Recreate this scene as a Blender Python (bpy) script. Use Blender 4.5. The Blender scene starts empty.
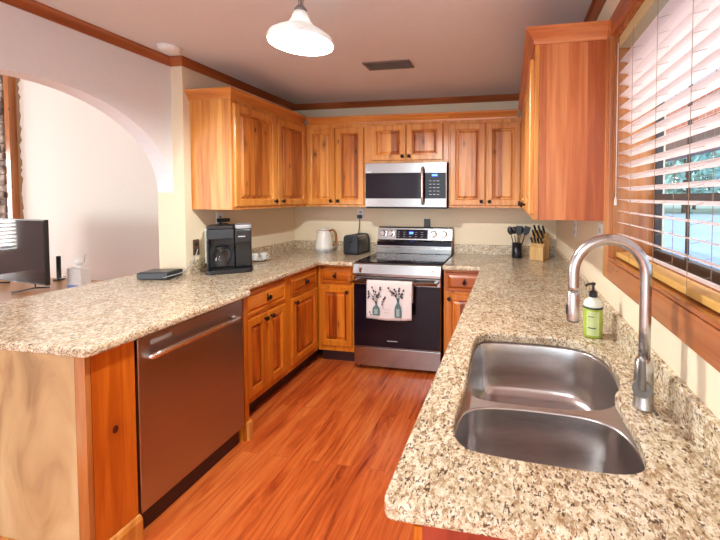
import bpy, bmesh, math, random
from mathutils import Vector, Matrix
random.seed(7)
C = bpy.context.scene.collection
PI = math.pi
# ------------------------------------------------------------------ camera
cam_d = bpy.data.cameras.new('camera'); cam = bpy.data.objects.new('camera', cam_d); C.objects.link(cam)
yaw, pitch, roll = .178, .0323, .0019
_r = Vector((math.cos(yaw), math.sin(yaw), 0)); _f = Vector((-math.sin(yaw), math.cos(yaw), 0)); _u = Vector((0, 0, 1))
F_ = _f*math.cos(pitch)-_u*math.sin(pitch); U_ = _u*math.cos(pitch)+_f*math.sin(pitch)
R2 = _r*math.cos(roll)+U_*math.sin(roll); U2 = -_r*math.sin(roll)+U_*math.cos(roll)
cam.matrix_world = Matrix(((R2.x, U2.x, -F_.x, 2.2634), (R2.y, U2.y, -F_.y, -3.5126), (R2.z, U2.z, -F_.z, 1.4718), (0, 0, 0, 1)))
cam_d.sensor_width = 36; cam_d.lens = 360.1/720*36
cam_d.shift_x = -84.45/720; cam_d.shift_y = -61.41/720
cam_d.clip_start = .02; cam_d.clip_end = 200
bpy.context.scene.camera = cam
# ------------------------------------------------------------------ world, lights, exposure
w = bpy.data.worlds.new('world'); bpy.context.scene.world = w; w.use_nodes = True
bg = w.node_tree.nodes['Background']; bg.inputs[0].default_value = (.70, .86, 1, 1); bg.inputs[1].default_value = 2.2
vs = bpy.context.scene.view_settings
vs.view_transform = 'Standard'; vs.look = 'None'; vs.gamma = 1; vs.use_curve_mapping = False; vs.exposure = 0.18
def area(name, loc, target, sx, sy, power, col):
    l = bpy.data.lights.new(name, 'AREA'); l.shape = 'RECTANGLE'; l.size = sx; l.size_y = sy; l.energy = power; l.color = col
    o = bpy.data.objects.new(name, l); C.objects.link(o); o.location = loc
    o.rotation_euler = (Vector(target)-Vector(loc)).to_track_quat('-Z', 'Y').to_euler(); return o
area('added_rear_fill', (.9, -6.55, 1.3), (.9, 0, 1.2), 2.9, 2.0, 38, (.92, .98, .98))  # added soft fill from behind the camera, no known door there
area('daylight_through_living_window', (-5.84, -1.1, 1.42), (0, -1.1, 1.42), 1.4, 1.5, 125, (.97, .97, .97))
area('added_living_rear_fill', (-3.2, -6.55, 1.5), (-3, 0, 1.2), 1.8, 1.6, 110, (.95, .97, .97))  # added fill for the living room; the rear window is made up
area('added_overhead_fill', (1.2, -4.9, 2.41), (1.2, -4.9, 0), 1.2, .9, 45, (.92, .98, .98))  # added overhead fill behind the camera, not a known fixture
area('daylight_outside_sink_window', (3.75, -2.3, 2.95), (2.6, -2.4, 1.6), 2.2, .8, 95, (.92, .97, 1))
LAMP = (1.343, -2.02, 2.155)
pl = bpy.data.lights.new('pendant_bulb_light', 'POINT'); pl.energy = 88; pl.color = (.95, 1, .97); pl.shadow_soft_size = .03
plo = bpy.data.objects.new('pendant_bulb_light', pl); C.objects.link(plo); plo.location = (LAMP[0], LAMP[1], LAMP[2]+.035)
sun_l = bpy.data.lights.new('sun', 'SUN'); sun_l.energy = 1.6; sun_l.angle = .02; sun_l.color = (1, .96, .88)
sun = bpy.data.objects.new('sun', sun_l); C.objects.link(sun); sun.rotation_euler = (0, 0, 0); sun.location = (-4, 0, 9); sun.rotation_euler = Vector((.55, .12, -.83)).to_track_quat('-Z', 'Y').to_euler()

# ------------------------------------------------------------------ materials
class NT:
    def __init__(s, name):
        s.m = bpy.data.materials.new(name); s.m.use_nodes = True; s.t = s.m.node_tree; s.n = s.t.nodes; s.l = s.t.links
        s.b = s.n['Principled BSDF']
    def add(s, typ, **kw):
        n = s.n.new(typ)
        for k, v in kw.items():
            if k.startswith('i_'):
                n.inputs[int(k[2:])].default_value = v
            else: setattr(n, k, v)
        return n
    def link(s, a, b): s.l.new(a, b)
    def math(s, op, a, b=None, clamp=False):
        n = s.add('ShaderNodeMath', operation=op); n.use_clamp = clamp
        for i, v in enumerate((a, b)):
            if v is None: continue
            if isinstance(v, (int, float)): n.inputs[i].default_value = v
            else: s.link(v, n.inputs[i])
        return n.outputs[0]
    def ramp(s, fac, stops, interp='LINEAR'):
        n = s.add('ShaderNodeValToRGB'); cr = n.color_ramp; cr.interpolation = interp
        while len(cr.elements) < len(stops): cr.elements.new(.5)
        for e, (p, c) in zip(cr.elements, stops): e.position = p; e.color = (*c, 1) if len(c) == 3 else c
        s.link(fac, n.inputs[0]); return n.outputs[0]
    def mix(s, fac, a, b, blend='MIX'):
        n = s.add('ShaderNodeMix', data_type='RGBA', blend_type=blend)
        for i, v in ((0, fac), (6, a), (7, b)):
            if isinstance(v, (int, float)): n.inputs[i].default_value = v
            elif isinstance(v, tuple): n.inputs[i].default_value = (*v, 1)
            else: s.link(v, n.inputs[i])
        return n.outputs[2]
def srgb(r, g, b):
    f = lambda c: (c/255/12.92) if c/255 <= .04045 else ((c/255+.055)/1.055)**2.4
    return (f(r), f(g), f(b))
def plain(name, col, rough=.5, metal=0, spec=.5, emit=0, coat=0, aniso=0, bump=0, bscale=60):
    t = NT(name); b = t.b
    b.inputs['Base Color'].default_value = (*col, 1); b.inputs['Roughness'].default_value = rough
    b.inputs['Metallic'].default_value = metal; b.inputs['Specular IOR Level'].default_value = spec
    b.inputs['Coat Weight'].default_value = coat
    if aniso: b.inputs['Anisotropic'].default_value = aniso
    if emit:
        b.inputs['Emission Color'].default_value = (*col, 1); b.inputs['Emission Strength'].default_value = emit
    tc = t.add('ShaderNodeTexCoord'); nz = t.add('ShaderNodeTexNoise'); nz.inputs['Scale'].default_value = bscale
    t.link(tc.outputs['Object'], nz.inputs['Vector'])
    lo = tuple(c*(.985 if bump and bscale < 50 else .94) for c in col); hi = tuple(min(1, c*(1.01 if bump and bscale < 50 else 1.04)) for c in col)
    t.link(t.ramp(nz.outputs[0], [(.3, lo), (.7, hi)]), b.inputs['Base Color'])
    if bump:
        bp = t.add('ShaderNodeBump'); bp.inputs['Strength'].default_value = bump; bp.inputs['Distance'].default_value = .004
        t.link(nz.outputs[0], bp.inputs['Height']); t.link(bp.outputs[0], b.inputs['Normal'])
    return t.m
def wood(name, dark, mid, light, board=.095, rough=.32, horiz=False, knots=.75, var=.5, coat=.25, deep=.3, spot=None):
    """knotty pine: boards side by side, long grain, scattered knots"""
    t = NT(name); tc = t.add('ShaderNodeTexCoord'); oi = t.add('ShaderNodeObjectInfo')
    sp = t.add('ShaderNodeSeparateXYZ'); t.link(tc.outputs['Object'], sp.inputs[0])
    x, y, z = sp.outputs
    rnd = oi.outputs['Random']
    if horiz: across, along = z, t.math('ADD', x, y)
    else: across, along = t.math('ADD', x, t.math('MULTIPLY', y, .97)), z
    a2 = t.math('ADD', across, t.math('MULTIPLY', rnd, 7.3))
    bid = t.math('FLOOR', t.math('DIVIDE', a2, board))
    wn = t.add('ShaderNodeTexWhiteNoise', noise_dimensions='1D'); t.link(bid, wn.inputs['W'])
    br = wn.outputs['Value']
    cv = t.add('ShaderNodeCombineXYZ'); t.link(a2, cv.inputs[0]); t.link(t.math('ADD', along, t.math('MULTIPLY', br, 13)), cv.inputs[1]); t.link(t.math('MULTIPLY', br, 9), cv.inputs[2])
    # knots
    mpk = t.add('ShaderNodeMapping'); mpk.inputs['Scale'].default_value = (9, 4.2, 1); t.link(cv.outputs[0], mpk.inputs[0])
    vo = t.add('ShaderNodeTexVoronoi', voronoi_dimensions='2D'); vo.inputs['Scale'].default_value = 1.0; t.link(mpk.outputs[0], vo.inputs['Vector'])
    vr = t.add('ShaderNodeSeparateXYZ'); t.link(vo.outputs['Color'], vr.inputs[0])
    keep = t.math('MULTIPLY', t.math('GREATER_THAN', vr.outputs[0], knots), t.math('ADD', .55, t.math('MULTIPLY', vr.outputs[1], .45)))
    wob = t.add('ShaderNodeTexNoise'); wob.inputs['Scale'].default_value = 14; t.link(cv.outputs[0], wob.inputs['Vector'])
    d = t.math('ADD', t.math('MULTIPLY', vo.outputs['Distance'], t.math('ADD', .7, t.math('MULTIPLY', vr.outputs[2], 1.6))), t.math('MULTIPLY', t.math('SUBTRACT', wob.outputs[0], .5), .10))
    knot = t.math('MULTIPLY', t.ramp(d, [(.0, (1, 1, 1)), (.07, (.9, .9, .9)), (.13, (.25, .25, .25)), (.3, (0, 0, 0))]), keep)
    swirl = t.math('MULTIPLY', t.ramp(d, [(.0, (1, 1, 1)), (.45, (0, 0, 0))]), keep)
    # grain
    mp = t.add('ShaderNodeMapping'); mp.inputs['Scale'].default_value = (26, 1.6, 1); t.link(cv.outputs[0], mp.inputs[0])
    nz = t.add('ShaderNodeTexNoise'); nz.inputs['Scale'].default_value = 1; nz.inputs['Detail'].default_value = 5; nz.inputs['Distortion'].default_value = .6
    t.link(mp.outputs[0], nz.inputs['Vector'])
    g = t.math('ADD', nz.outputs[0], t.math('MULTIPLY', swirl, .18))
    mp2 = t.add('ShaderNodeMapping'); mp2.inputs['Scale'].default_value = (150, 5, 1); t.link(cv.outputs[0], mp2.inputs[0])
    nf = t.add('ShaderNodeTexNoise'); nf.inputs['Scale'].default_value = 1; nf.inputs['Detail'].default_value = 3; t.link(mp2.outputs[0], nf.inputs['Vector'])
    g = t.math('ADD', g, t.math('MULTIPLY', t.math('SUBTRACT', nf.outputs[0], .5), .22))
    g = t.math('ADD', g, t.math('MULTIPLY', t.math('SUBTRACT', br, .5), var))
    col = t.ramp(g, [(.25, dark), (.5, mid), (.78, light)])
    col = t.mix(t.math('MULTIPLY', swirl, deep), col, tuple(c*.45 for c in dark))
    col = t.mix(knot, col, srgb(62, 22, 10))
    if spot:        # one large knot that this board really has, at (across, height)
        dx = t.math('DIVIDE', t.math('SUBTRACT', y, spot[0]), .011); dz_ = t.math('DIVIDE', t.math('SUBTRACT', z, spot[1]), .016)
        dd = t.math('SQRT', t.math('ADD', t.math('MULTIPLY', dx, dx), t.math('MULTIPLY', dz_, dz_)))
        halo = t.ramp(t.math('MULTIPLY', t.math('ADD', dd, t.math('MULTIPLY', nz.outputs[0], .8)), .2), [(.1, (1, 1, 1)), (.30, (.55, .55, .55)), (.8, (0, 0, 0))])
        col = t.mix(t.math('MULTIPLY', halo, .6), col, srgb(140, 52, 14)); col = t.mix(t.math('LESS_THAN', dd, 1.0), col, srgb(70, 22, 14))
    t.link(col, t.b.inputs['Base Color'])
    t.b.inputs['Roughness'].default_value = rough; t.b.inputs['Coat Weight'].default_value = coat; t.b.inputs['Coat Roughness'].default_value = .25
    return t.m
M = {}
M['pine'] = wood('honey_pine', srgb(174, 98, 36), srgb(208, 134, 58), srgb(230, 166, 86), knots=.9, var=.35)
M['pine_frame'] = wood('honey_pine_frame', srgb(184, 108, 42), srgb(212, 138, 60), srgb(230, 164, 84), board=2.0, knots=.95, var=.1)
M['pine_crown'] = wood('honey_pine_crown', srgb(176, 98, 38), srgb(206, 130, 56), srgb(226, 156, 78), board=2.0, knots=.95, var=.1, horiz=True)
M['pine_low_frame'] = wood('orange_pine_frame', srgb(180, 92, 18), srgb(208, 118, 28), srgb(226, 142, 42), board=2.0, knots=.95, var=.1)
M['pine_panel'] = wood('honey_pine_panel', srgb(150, 78, 30), srgb(204, 124, 52), srgb(230, 162, 86), board=.085, knots=.74, var=.6, deep=.7)
M['pine_low'] = wood('orange_pine', srgb(172, 84, 14), srgb(206, 114, 24), srgb(226, 142, 40), knots=.9)
M['pine_low_panel'] = wood('orange_pine_panel', srgb(136, 54, 10), srgb(194, 96, 20), srgb(222, 132, 38), board=.075, knots=.76, var=.8, deep=.6)
M['pine_horiz'] = wood('orange_pine_rail', srgb(168, 82, 16), srgb(208, 116, 28), srgb(226, 142, 42), horiz=True, board=.3, knots=.85)
M['pine_red'] = wood('reddish_pine', srgb(166, 82, 38), srgb(196, 108, 56), srgb(220, 142, 86), board=.085, knots=.9, var=.5)
M['pine_redh'] = wood('reddish_pine_crown', srgb(166, 82, 38), srgb(196, 108, 56), srgb(220, 142, 86), board=2.0, knots=.95, var=.1, horiz=True)
M['pine_end'] = wood('deep_orange_pine', srgb(180, 84, 14), srgb(206, 108, 26), srgb(222, 132, 42), board=.12, knots=.9, var=.4, spot=(.1, .54))
M['cherry'] = wood('cherry_side', srgb(120, 40, 28), srgb(150, 54, 36), srgb(168, 68, 46), board=.3, knots=.95, var=.2)
M['trim'] = wood('stained_trim', srgb(132, 66, 32), srgb(160, 86, 44), srgb(184, 108, 60), horiz=True, board=.4, knots=.9, var=.1)
M['casing'] = wood('window_casing_wood', srgb(140, 72, 32), srgb(168, 94, 46), srgb(188, 116, 62), horiz=True, board=.4, knots=.85, var=.2, rough=.22, coat=.6)
M['casing_v'] = wood('window_casing_wood_upright', srgb(150, 84, 38), srgb(180, 112, 56), srgb(200, 134, 76), board=.3, knots=.85, var=.2, rough=.25, coat=.5)
M['table'] = wood('table_wood', srgb(176, 120, 66), srgb(206, 152, 94), srgb(222, 176, 120), horiz=True, board=.2, knots=.95, rough=.4)
M['block'] = wood('knife_block_wood', srgb(200, 150, 88), srgb(222, 178, 116), srgb(236, 200, 142), board=.03, knots=.99, var=.3, rough=.45, coat=0)
M['wall'] = plain('warm_white_wall', srgb(234, 232, 224), .85, bump=.04, bscale=40)
M['wall_c'] = plain('cool_white_wall', srgb(232, 233, 237), .85, bump=.04, bscale=40)
M['wall_k'] = plain('cream_kitchen_wall', srgb(234, 218, 190), .8, bump=.04, bscale=40)
M['ceil'] = plain('painted_ceiling', srgb(226, 224, 226), .8, bump=.1, bscale=30)
M['black'] = plain('black_plastic', (.012, .013, .016), .3)
M['blackm'] = plain('matte_black', (.02, .02, .022), .6)
M['glassblk'] = plain('black_glass', (.010, .006, .012), .05, spec=.28)
M['bronze'] = plain('dark_bronze_metal', (.035, .022, .018), .35, metal=.8)
M['chrome'] = plain('chrome', (.75, .75, .76), .12, metal=1)
M['white'] = plain('white_plastic', (.85, .85, .84), .35)
M['porc'] = plain('white_porcelain', (.88, .87, .85), .15, coat=.5)
M['cream'] = plain('cream_enamel', (.86, .83, .78), .2, coat=.5)
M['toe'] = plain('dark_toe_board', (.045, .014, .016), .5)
M['grey'] = plain('grey_plastic', (.4, .41, .43), .3)
M['ivory'] = plain('ivory_blind', srgb(236, 222, 214), .5)
M['head'] = plain('tan_headrail', srgb(196, 178, 130), .5)
M['bamboo'] = plain('varnished_bottom_rail', srgb(206, 160, 86), .35)
M['cordw'] = plain('blind_cord', srgb(150, 120, 96), .8)
M['darkframe'] = plain('dark_window_frame', (.04, .035, .035), .4)
M['vent'] = plain('grey_vent_metal', (.16, .15, .15), .5)
M['blue'] = plain('blue_display', (.05, .15, 1), .3, emit=4)
M['icon'] = plain('pale_button_print', (.6, .62, .68), .4)
M['kwood'] = plain('kettle_handle_wood', srgb(150, 92, 44), .5)
M['soap'] = plain('green_soap', srgb(164, 184, 66), .2, coat=.5)
M['soapcap'] = plain('clear_bottle_shoulder', srgb(226, 228, 214), .15, coat=.4)
M['soaplabel'] = plain('pale_green_label', srgb(200, 214, 150), .5)
M['inkd'] = plain('teal_grey_print', srgb(96, 120, 122), .9)
M['inkl'] = plain('light_teal_print', srgb(158, 178, 176), .9)
M['inkb'] = plain('charcoal_print', srgb(56, 58, 66), .9)
M['inkp'] = plain('dusty_pink_print', srgb(170, 140, 140), .9)
M['box_w'] = plain('white_card', srgb(226, 222, 222), .5)
M['box_b'] = plain('blue_card_edge', srgb(120, 140, 200), .5)
M['mortar'] = plain('torn_plaster_edge', srgb(160, 128, 96), .9, bump=.5, bscale=20)
M['shade_w'] = plain('white_glass_shade', srgb(232, 232, 228), .3, coat=.4)
def shade_mat():
    t = NT('glowing_opal_glass'); out = t.n['Material Output']; t.b.inputs['Base Color'].default_value = (.86, .86, .84, 1); t.b.inputs['Roughness'].default_value = .3
    tr = t.add('ShaderNodeBsdfTranslucent'); tr.inputs[0].default_value = (.9, .9, .88, 1); mx = t.add('ShaderNodeMixShader'); mx.inputs[0].default_value = .24
    t.link(t.b.outputs[0], mx.inputs[1]); t.link(tr.outputs[0], mx.inputs[2]); t.link(mx.outputs[0], out.inputs[0]); return t.m
M['shade_w'] = shade_mat()
M['pewter'] = plain('pewter_metal', (.33, .32, .31), .35, metal=.9)
M['brownplate'] = plain('brown_cover_plate', srgb(96, 64, 46), .4)
M['slate'] = plain('black_slate_plastic', (.03, .036, .045), .35)
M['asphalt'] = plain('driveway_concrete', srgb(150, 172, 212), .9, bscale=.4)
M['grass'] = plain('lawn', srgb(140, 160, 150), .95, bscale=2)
M['bark'] = plain('bark', srgb(96, 78, 64), .9, bump=.6, bscale=12)
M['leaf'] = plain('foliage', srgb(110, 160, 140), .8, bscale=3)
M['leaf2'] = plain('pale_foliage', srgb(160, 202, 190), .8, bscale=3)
M['beam'] = plain('brown_painted_beam', srgb(104, 72, 56), .6)

def pale_mat():
    t = NT('pale_plywood'); tc = t.add('ShaderNodeTexCoord'); mp = t.add('ShaderNodeMapping'); mp.inputs['Scale'].default_value = (1.6, 1.6, .8); t.link(tc.outputs['Object'], mp.inputs[0])
    nz = t.add('ShaderNodeTexNoise'); nz.inputs['Scale'].default_value = 3.2; nz.inputs['Detail'].default_value = 5; nz.inputs['Distortion'].default_value = 1.2; t.link(mp.outputs[0], nz.inputs['Vector'])
    t.link(t.ramp(nz.outputs[0], [(.25, srgb(140, 104, 70)), (.40, srgb(186, 150, 104)), (.6, srgb(204, 172, 124)), (.8, srgb(214, 186, 142))]), t.b.inputs['Base Color']); t.b.inputs['Roughness'].default_value = .55; return t.m
M['pale'] = pale_mat()
def blind_mat():
    t = NT('translucent_ivory_slat'); out = t.n['Material Output']; t.b.inputs['Base Color'].default_value = (*srgb(240, 228, 222), 1); t.b.inputs['Roughness'].default_value = .45
    tr = t.add('ShaderNodeBsdfTranslucent'); tr.inputs[0].default_value = (.95, .86, .82, 1); mx = t.add('ShaderNodeMixShader'); mx.inputs[0].default_value = .35
    t.link(t.b.outputs[0], mx.inputs[1]); t.link(tr.outputs[0], mx.inputs[2]); t.link(mx.outputs[0], out.inputs[0]); return t.m
M['ivory'] = blind_mat()
def towel_mat():
    t = NT('towel_cloth'); tc = t.add('ShaderNodeTexCoord'); wv = t.add('ShaderNodeTexWave'); wv.inputs['Scale'].default_value = 260
    t.link(tc.outputs['Object'], wv.inputs['Vector']); bp = t.add('ShaderNodeBump'); bp.inputs['Strength'].default_value = .15; bp.inputs['Distance'].default_value = .001
    t.link(wv.outputs[0], bp.inputs['Height']); t.link(bp.outputs[0], t.b.inputs['Normal'])
    t.b.inputs['Base Color'].default_value = (*srgb(232, 222, 220), 1); t.b.inputs['Roughness'].default_value = .9
    return t.m
M['towel'] = towel_mat()
def steel(name, col, rough, axis, amt=.1):
    """brushed stainless: fine streaks along one axis vary the roughness"""
    t = NT(name); tc = t.add('ShaderNodeTexCoord'); mp = t.add('ShaderNodeMapping')
    sc = [400, 400, 400]; sc['xyz'.index(axis)] = 3; mp.inputs['Scale'].default_value = sc
    t.link(tc.outputs['Object'], mp.inputs[0]); nz = t.add('ShaderNodeTexNoise'); nz.inputs['Scale'].default_value = 1
    t.link(mp.outputs[0], nz.inputs['Vector'])
    r = t.math('ADD', rough-amt/2, t.math('MULTIPLY', nz.outputs[0], amt)); t.link(r, t.b.inputs['Roughness'])
    t.b.inputs['Metallic'].default_value = 1
    t.link(t.ramp(nz.outputs[0], [(.3, tuple(c*.93 for c in col)), (.7, col)]), t.b.inputs['Base Color'])
    return t.m
M['steel'] = steel('brushed_stainless', (.40, .385, .38), .22, 'x')
M['steel_dw'] = steel('warm_brushed_stainless', (.44, .40, .39), .30, 'y')
M['steel_sink'] = steel('satin_sink_steel', (.60, .58, .58), .24, 'x')
M['steel_rim'] = steel('satin_sink_rim_steel', (.62, .60, .60), .45, 'x')
M['steel_fau'] = steel('satin_faucet_steel', (.58, .57, .57), .26, 'z', .05)
def granite():
    t = NT('speckled_granite'); tc = t.add('ShaderNodeTexCoord')
    def nz(s, d=4, r=.6, dist=0, sc=(1, 1, 1)):
        mp = t.add('ShaderNodeMapping'); mp.inputs['Scale'].default_value = sc; mp.inputs['Rotation'].default_value = (0, 0, .35); t.link(tc.outputs['Object'], mp.inputs[0])
        n = t.add('ShaderNodeTexNoise'); n.inputs['Scale'].default_value = s; n.inputs['Detail'].default_value = d; n.inputs['Roughness'].default_value = r; n.inputs['Distortion'].default_value = dist
        t.link(mp.outputs[0], n.inputs['Vector']); return n.outputs[0]
    c = t.ramp(nz(44, 6, .7, .5), [(.28, srgb(150, 122, 90)), (.42, srgb(198, 178, 146)), (.55, srgb(226, 212, 186)), (.72, srgb(242, 234, 216))])
    big = nz(9, 2)
    tan = t.ramp(t.math('ADD', nz(135, 3, .6, .3, (1, .6, 1)), t.math('MULTIPLY', t.math('SUBTRACT', big, .5), .25)), [(.51, (0, 0, 0)), (.57, (1, 1, 1))])
    c = t.mix(t.math('MULTIPLY', tan, .75), c, srgb(150, 112, 74))
    dk = t.ramp(t.math('ADD', nz(195, 2, .5, .2, (1, .55, 1)), t.math('MULTIPLY', t.math('SUBTRACT', nz(36, 2), .5), .40)), [(.60, (0, 0, 0)), (.635, (1, 1, 1))])
    c = t.mix(t.math('MULTIPLY', dk, .88), c, srgb(66, 42, 32))
    wh = t.ramp(nz(120, 2, .5), [(.62, (0, 0, 0)), (.68, (1, 1, 1))]); c = t.mix(t.math('MULTIPLY', wh, .6), c, srgb(246, 242, 232))
    t.link(c, t.b.inputs['Base Color']); t.b.inputs['Roughness'].default_value = .15; t.b.inputs['Specular IOR Level'].default_value = .5
    return t.m
M['granite'] = granite()
def floor_mat():
    t = NT('cherry_plank_floor'); tc = t.add('ShaderNodeTexCoord'); sp = t.add('ShaderNodeSeparateXYZ'); t.link(tc.outputs['Object'], sp.inputs[0])
    cv = t.add('ShaderNodeCombineXYZ'); t.link(sp.outputs[1], cv.inputs[0]); t.link(sp.outputs[0], cv.inputs[1])
    bk = t.add('ShaderNodeTexBrick', offset=.37); t.link(cv.outputs[0], bk.inputs['Vector'])
    for k, v in (('Scale', 1), ('Brick Width', 1.25), ('Row Height', .095), ('Mortar Size', .0012), ('Mortar Smooth', .3)): bk.inputs[k].default_value = v
    bk.inputs['Color1'].default_value = (0, 0, 0, 1); bk.inputs['Color2'].default_value = (1, 1, 1, 1); bk.inputs['Mortar'].default_value = (.5, .5, .5, 1)
    rowr = bk.outputs['Color']
    s2 = t.add('ShaderNodeSeparateColor'); t.link(rowr, s2.inputs[0]); rr = s2.outputs[0]
    c3 = t.add('ShaderNodeCombineXYZ'); t.link(t.math('MULTIPLY', sp.outputs[0], 22), c3.inputs[0]); t.link(t.math('MULTIPLY', sp.outputs[1], 2.2), c3.inputs[1]); t.link(t.math('MULTIPLY', rr, 20), c3.inputs[2])
    nz = t.add('ShaderNodeTexNoise'); nz.inputs['Scale'].default_value = 1; nz.inputs['Detail'].default_value = 6; nz.inputs['Distortion'].default_value = 1.1; nz.inputs['Roughness'].default_value = .6; t.link(c3.outputs[0], nz.inputs['Vector'])
    g = t.math('ADD', nz.outputs[0], t.math('MULTIPLY', t.math('SUBTRACT', rr, .5), .16))
    col = t.ramp(g, [(.24, srgb(120, 38, 14)), (.36, srgb(178, 76, 30)), (.5, srgb(206, 98, 42)), (.75, srgb(226, 132, 66))])
    col = t.mix(t.math('MULTIPLY', bk.outputs['Fac'], .45), col, srgb(92, 34, 18))
    t.link(col, t.b.inputs['Base Color']); t.b.inputs['Roughness'].default_value = .3; t.b.inputs['Coat Weight'].default_value = .25; t.b.inputs['Coat Roughness'].default_value = .15
    return t.m
M['floor'] = floor_mat()
def brick_mat():
    t = NT('red_brick'); tc = t.add('ShaderNodeTexCoord'); sp = t.add('ShaderNodeSeparateXYZ'); t.link(tc.outputs['Object'], sp.inputs[0])
    cv = t.add('ShaderNodeCombineXYZ'); t.link(sp.outputs[1], cv.inputs[0]); t.link(sp.outputs[2], cv.inputs[1])
    bk = t.add('ShaderNodeTexBrick'); t.link(cv.outputs[0], bk.inputs['Vector'])
    for k, v in (('Scale', 1), ('Brick Width', .21), ('Row Height', .075), ('Mortar Size', .006)): bk.inputs[k].default_value = v
    bk.inputs['Color1'].default_value = (*srgb(214, 130, 96), 1); bk.inputs['Color2'].default_value = (*srgb(190, 104, 78), 1); bk.inputs['Mortar'].default_value = (*srgb(206, 196, 186), 1)
    t.link(bk.outputs['Color'], t.b.inputs['Base Color']); t.b.inputs['Roughness'].default_value = .9
    return t.m
M['brick'] = brick_mat()
def stone_mat():
    t = NT('fieldstone'); tc = t.add('ShaderNodeTexCoord'); nz = t.add('ShaderNodeTexNoise'); nz.inputs['Scale'].default_value = 7; nz.inputs['Detail'].default_value = 6; t.link(tc.outputs['Object'], nz.inputs['Vector'])
    t.link(t.ramp(nz.outputs[0], [(.3, srgb(60, 50, 48)), (.5, srgb(128, 112, 102)), (.7, srgb(200, 188, 174))]), t.b.inputs['Base Color']); t.b.inputs['Roughness'].default_value = .9
    return t.m
M['stone'] = stone_mat()
def glass(name, tint=(1, 1, 1)):
    t = NT(name); t.n.remove(t.b); out = t.n['Material Output']
    tr = t.add('ShaderNodeBsdfTransparent'); tr.inputs[0].default_value = (*tint, 1); gl = t.add('ShaderNodeBsdfGlossy'); gl.inputs['Roughness'].default_value = .02
    fr = t.add('ShaderNodeFresnel'); fr.inputs[0].default_value = 1.45; mx = t.add('ShaderNodeMixShader')
    ge = t.add('ShaderNodeNewGeometry'); t.link(t.math('MULTIPLY', fr.outputs[0], t.math('SUBTRACT', 1, ge.outputs['Backfacing'])), mx.inputs[0]); t.link(tr.outputs[0], mx.inputs[1]); t.link(gl.outputs[0], mx.inputs[2]); t.link(mx.outputs[0], out.inputs[0]); return t.m
M['glass'] = glass('window_glass'); M['carafe'] = glass('carafe_glass', (.93, .9, .88))
tb = NT('bulb'); tb.b.inputs['Emission Color'].default_value = (1, .95, .85, 1); tb.b.inputs['Emission Strength'].default_value = 30; M['bulb'] = tb.m

# ------------------------------------------------------------------ helpers
def obj(name, bm, m, parent=None, smooth=False, bevel=0, seg=2, ang=35):
    me = bpy.data.meshes.new(name)
    bmesh.ops.recalc_face_normals(bm, faces=bm.faces); bm.to_mesh(me); bm.free()
    me.materials.append(M[m] if isinstance(m, str) else m)
    o = bpy.data.objects.new(name, me); C.objects.link(o)
    if parent: o.parent = parent
    if smooth:
        for p in me.polygons: p.use_smooth = True
    if bevel:
        md = o.modifiers.new('bevel', 'BEVEL'); md.width = bevel; md.segments = seg; md.limit_method = 'ANGLE'; md.angle_limit = math.radians(ang); md.harden_normals = False
    return o
def thing(name, label, cat, loc=(0, 0, 0), rz=0, group=None):
    o = bpy.data.objects.new(name, None); C.objects.link(o); o.empty_display_size = .1
    o.location = loc; o.rotation_euler = (0, 0, rz); o['label'] = label; o['category'] = cat
    if group: o['group'] = group
    return o
def tag(o, label, cat, group=None, kind=None):
    o['label'] = label; o['category'] = cat
    if group: o['group'] = group
    if kind: o['kind'] = kind
    return o
def struct(name, bm, m, parent=None, **kw):
    o = obj(name, bm, m, parent, **kw)
    if not parent: o['kind'] = 'structure'
    return o
def B(): return bmesh.new()
def box(bm, x0, y0, z0, x1, y1, z1, mat=None):
    vs_ = [bm.verts.new(p) for p in ((x0, y0, z0), (x1, y0, z0), (x1, y1, z0), (x0, y1, z0), (x0, y0, z1), (x1, y0, z1), (x1, y1, z1), (x0, y1, z1))]
    for f in ((3, 2, 1, 0), (4, 5, 6, 7), (0, 1, 5, 4), (1, 2, 6, 5), (2, 3, 7, 6), (3, 0, 4, 7)): bm.faces.new([vs_[i] for i in f])
    if mat is not None: bmesh.ops.transform(bm, matrix=mat, verts=vs_)
    return bm
def ring_solid(bm, rings, cap0=True, cap1=True, closed=True):
    rs = [[bm.verts.new(p) for p in r] for r in rings]
    for a, b in zip(rs, rs[1:]):
        n = len(a)
        for i in range(n if closed else n-1): bm.faces.new((a[i], a[(i+1) % n], b[(i+1) % n], b[i]))
    if cap0 and len(rs[0]) > 2: bm.faces.new(rs[0][::-1])
    if cap1 and len(rs[-1]) > 2: bm.faces.new(rs[-1])
    return bm
def lathe(bm, prof, c=(0, 0, 0), n=24, axis='z', cap=True):
    """prof: list of (radius, height)"""
    rings = []
    for r, h in prof:
        r = max(r, .0002); ring = []
        for i in range(n):
            a = 2*PI*i/n; p = (r*math.cos(a), r*math.sin(a), h)
            if axis == 'x': p = (p[2], p[0], p[1])
            if axis == 'y': p = (p[0], p[2], p[1])
            ring.append((p[0]+c[0], p[1]+c[1], p[2]+c[2]))
        rings.append(ring)
    return ring_solid(bm, rings, cap, cap)
def tube(bm, pts, r, n=10, cap=True):
    pts = [Vector(p) for p in pts]; rings = []; up = None
    for i, p in enumerate(pts):
        d = (pts[min(i+1, len(pts)-1)]-pts[max(i-1, 0)]).normalized()
        if up is None:
            up = Vector((0, 0, 1)) if abs(d.z) < .9 else Vector((1, 0, 0))
        s = d.cross(up).normalized(); up = s.cross(d).normalized()
        rr = r[i] if isinstance(r, (list, tuple)) else r
        rings.append([p+s*rr*math.cos(2*PI*k/n)+up*rr*math.sin(2*PI*k/n) for k in range(n)])
    return ring_solid(bm, rings, cap, cap)
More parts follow.
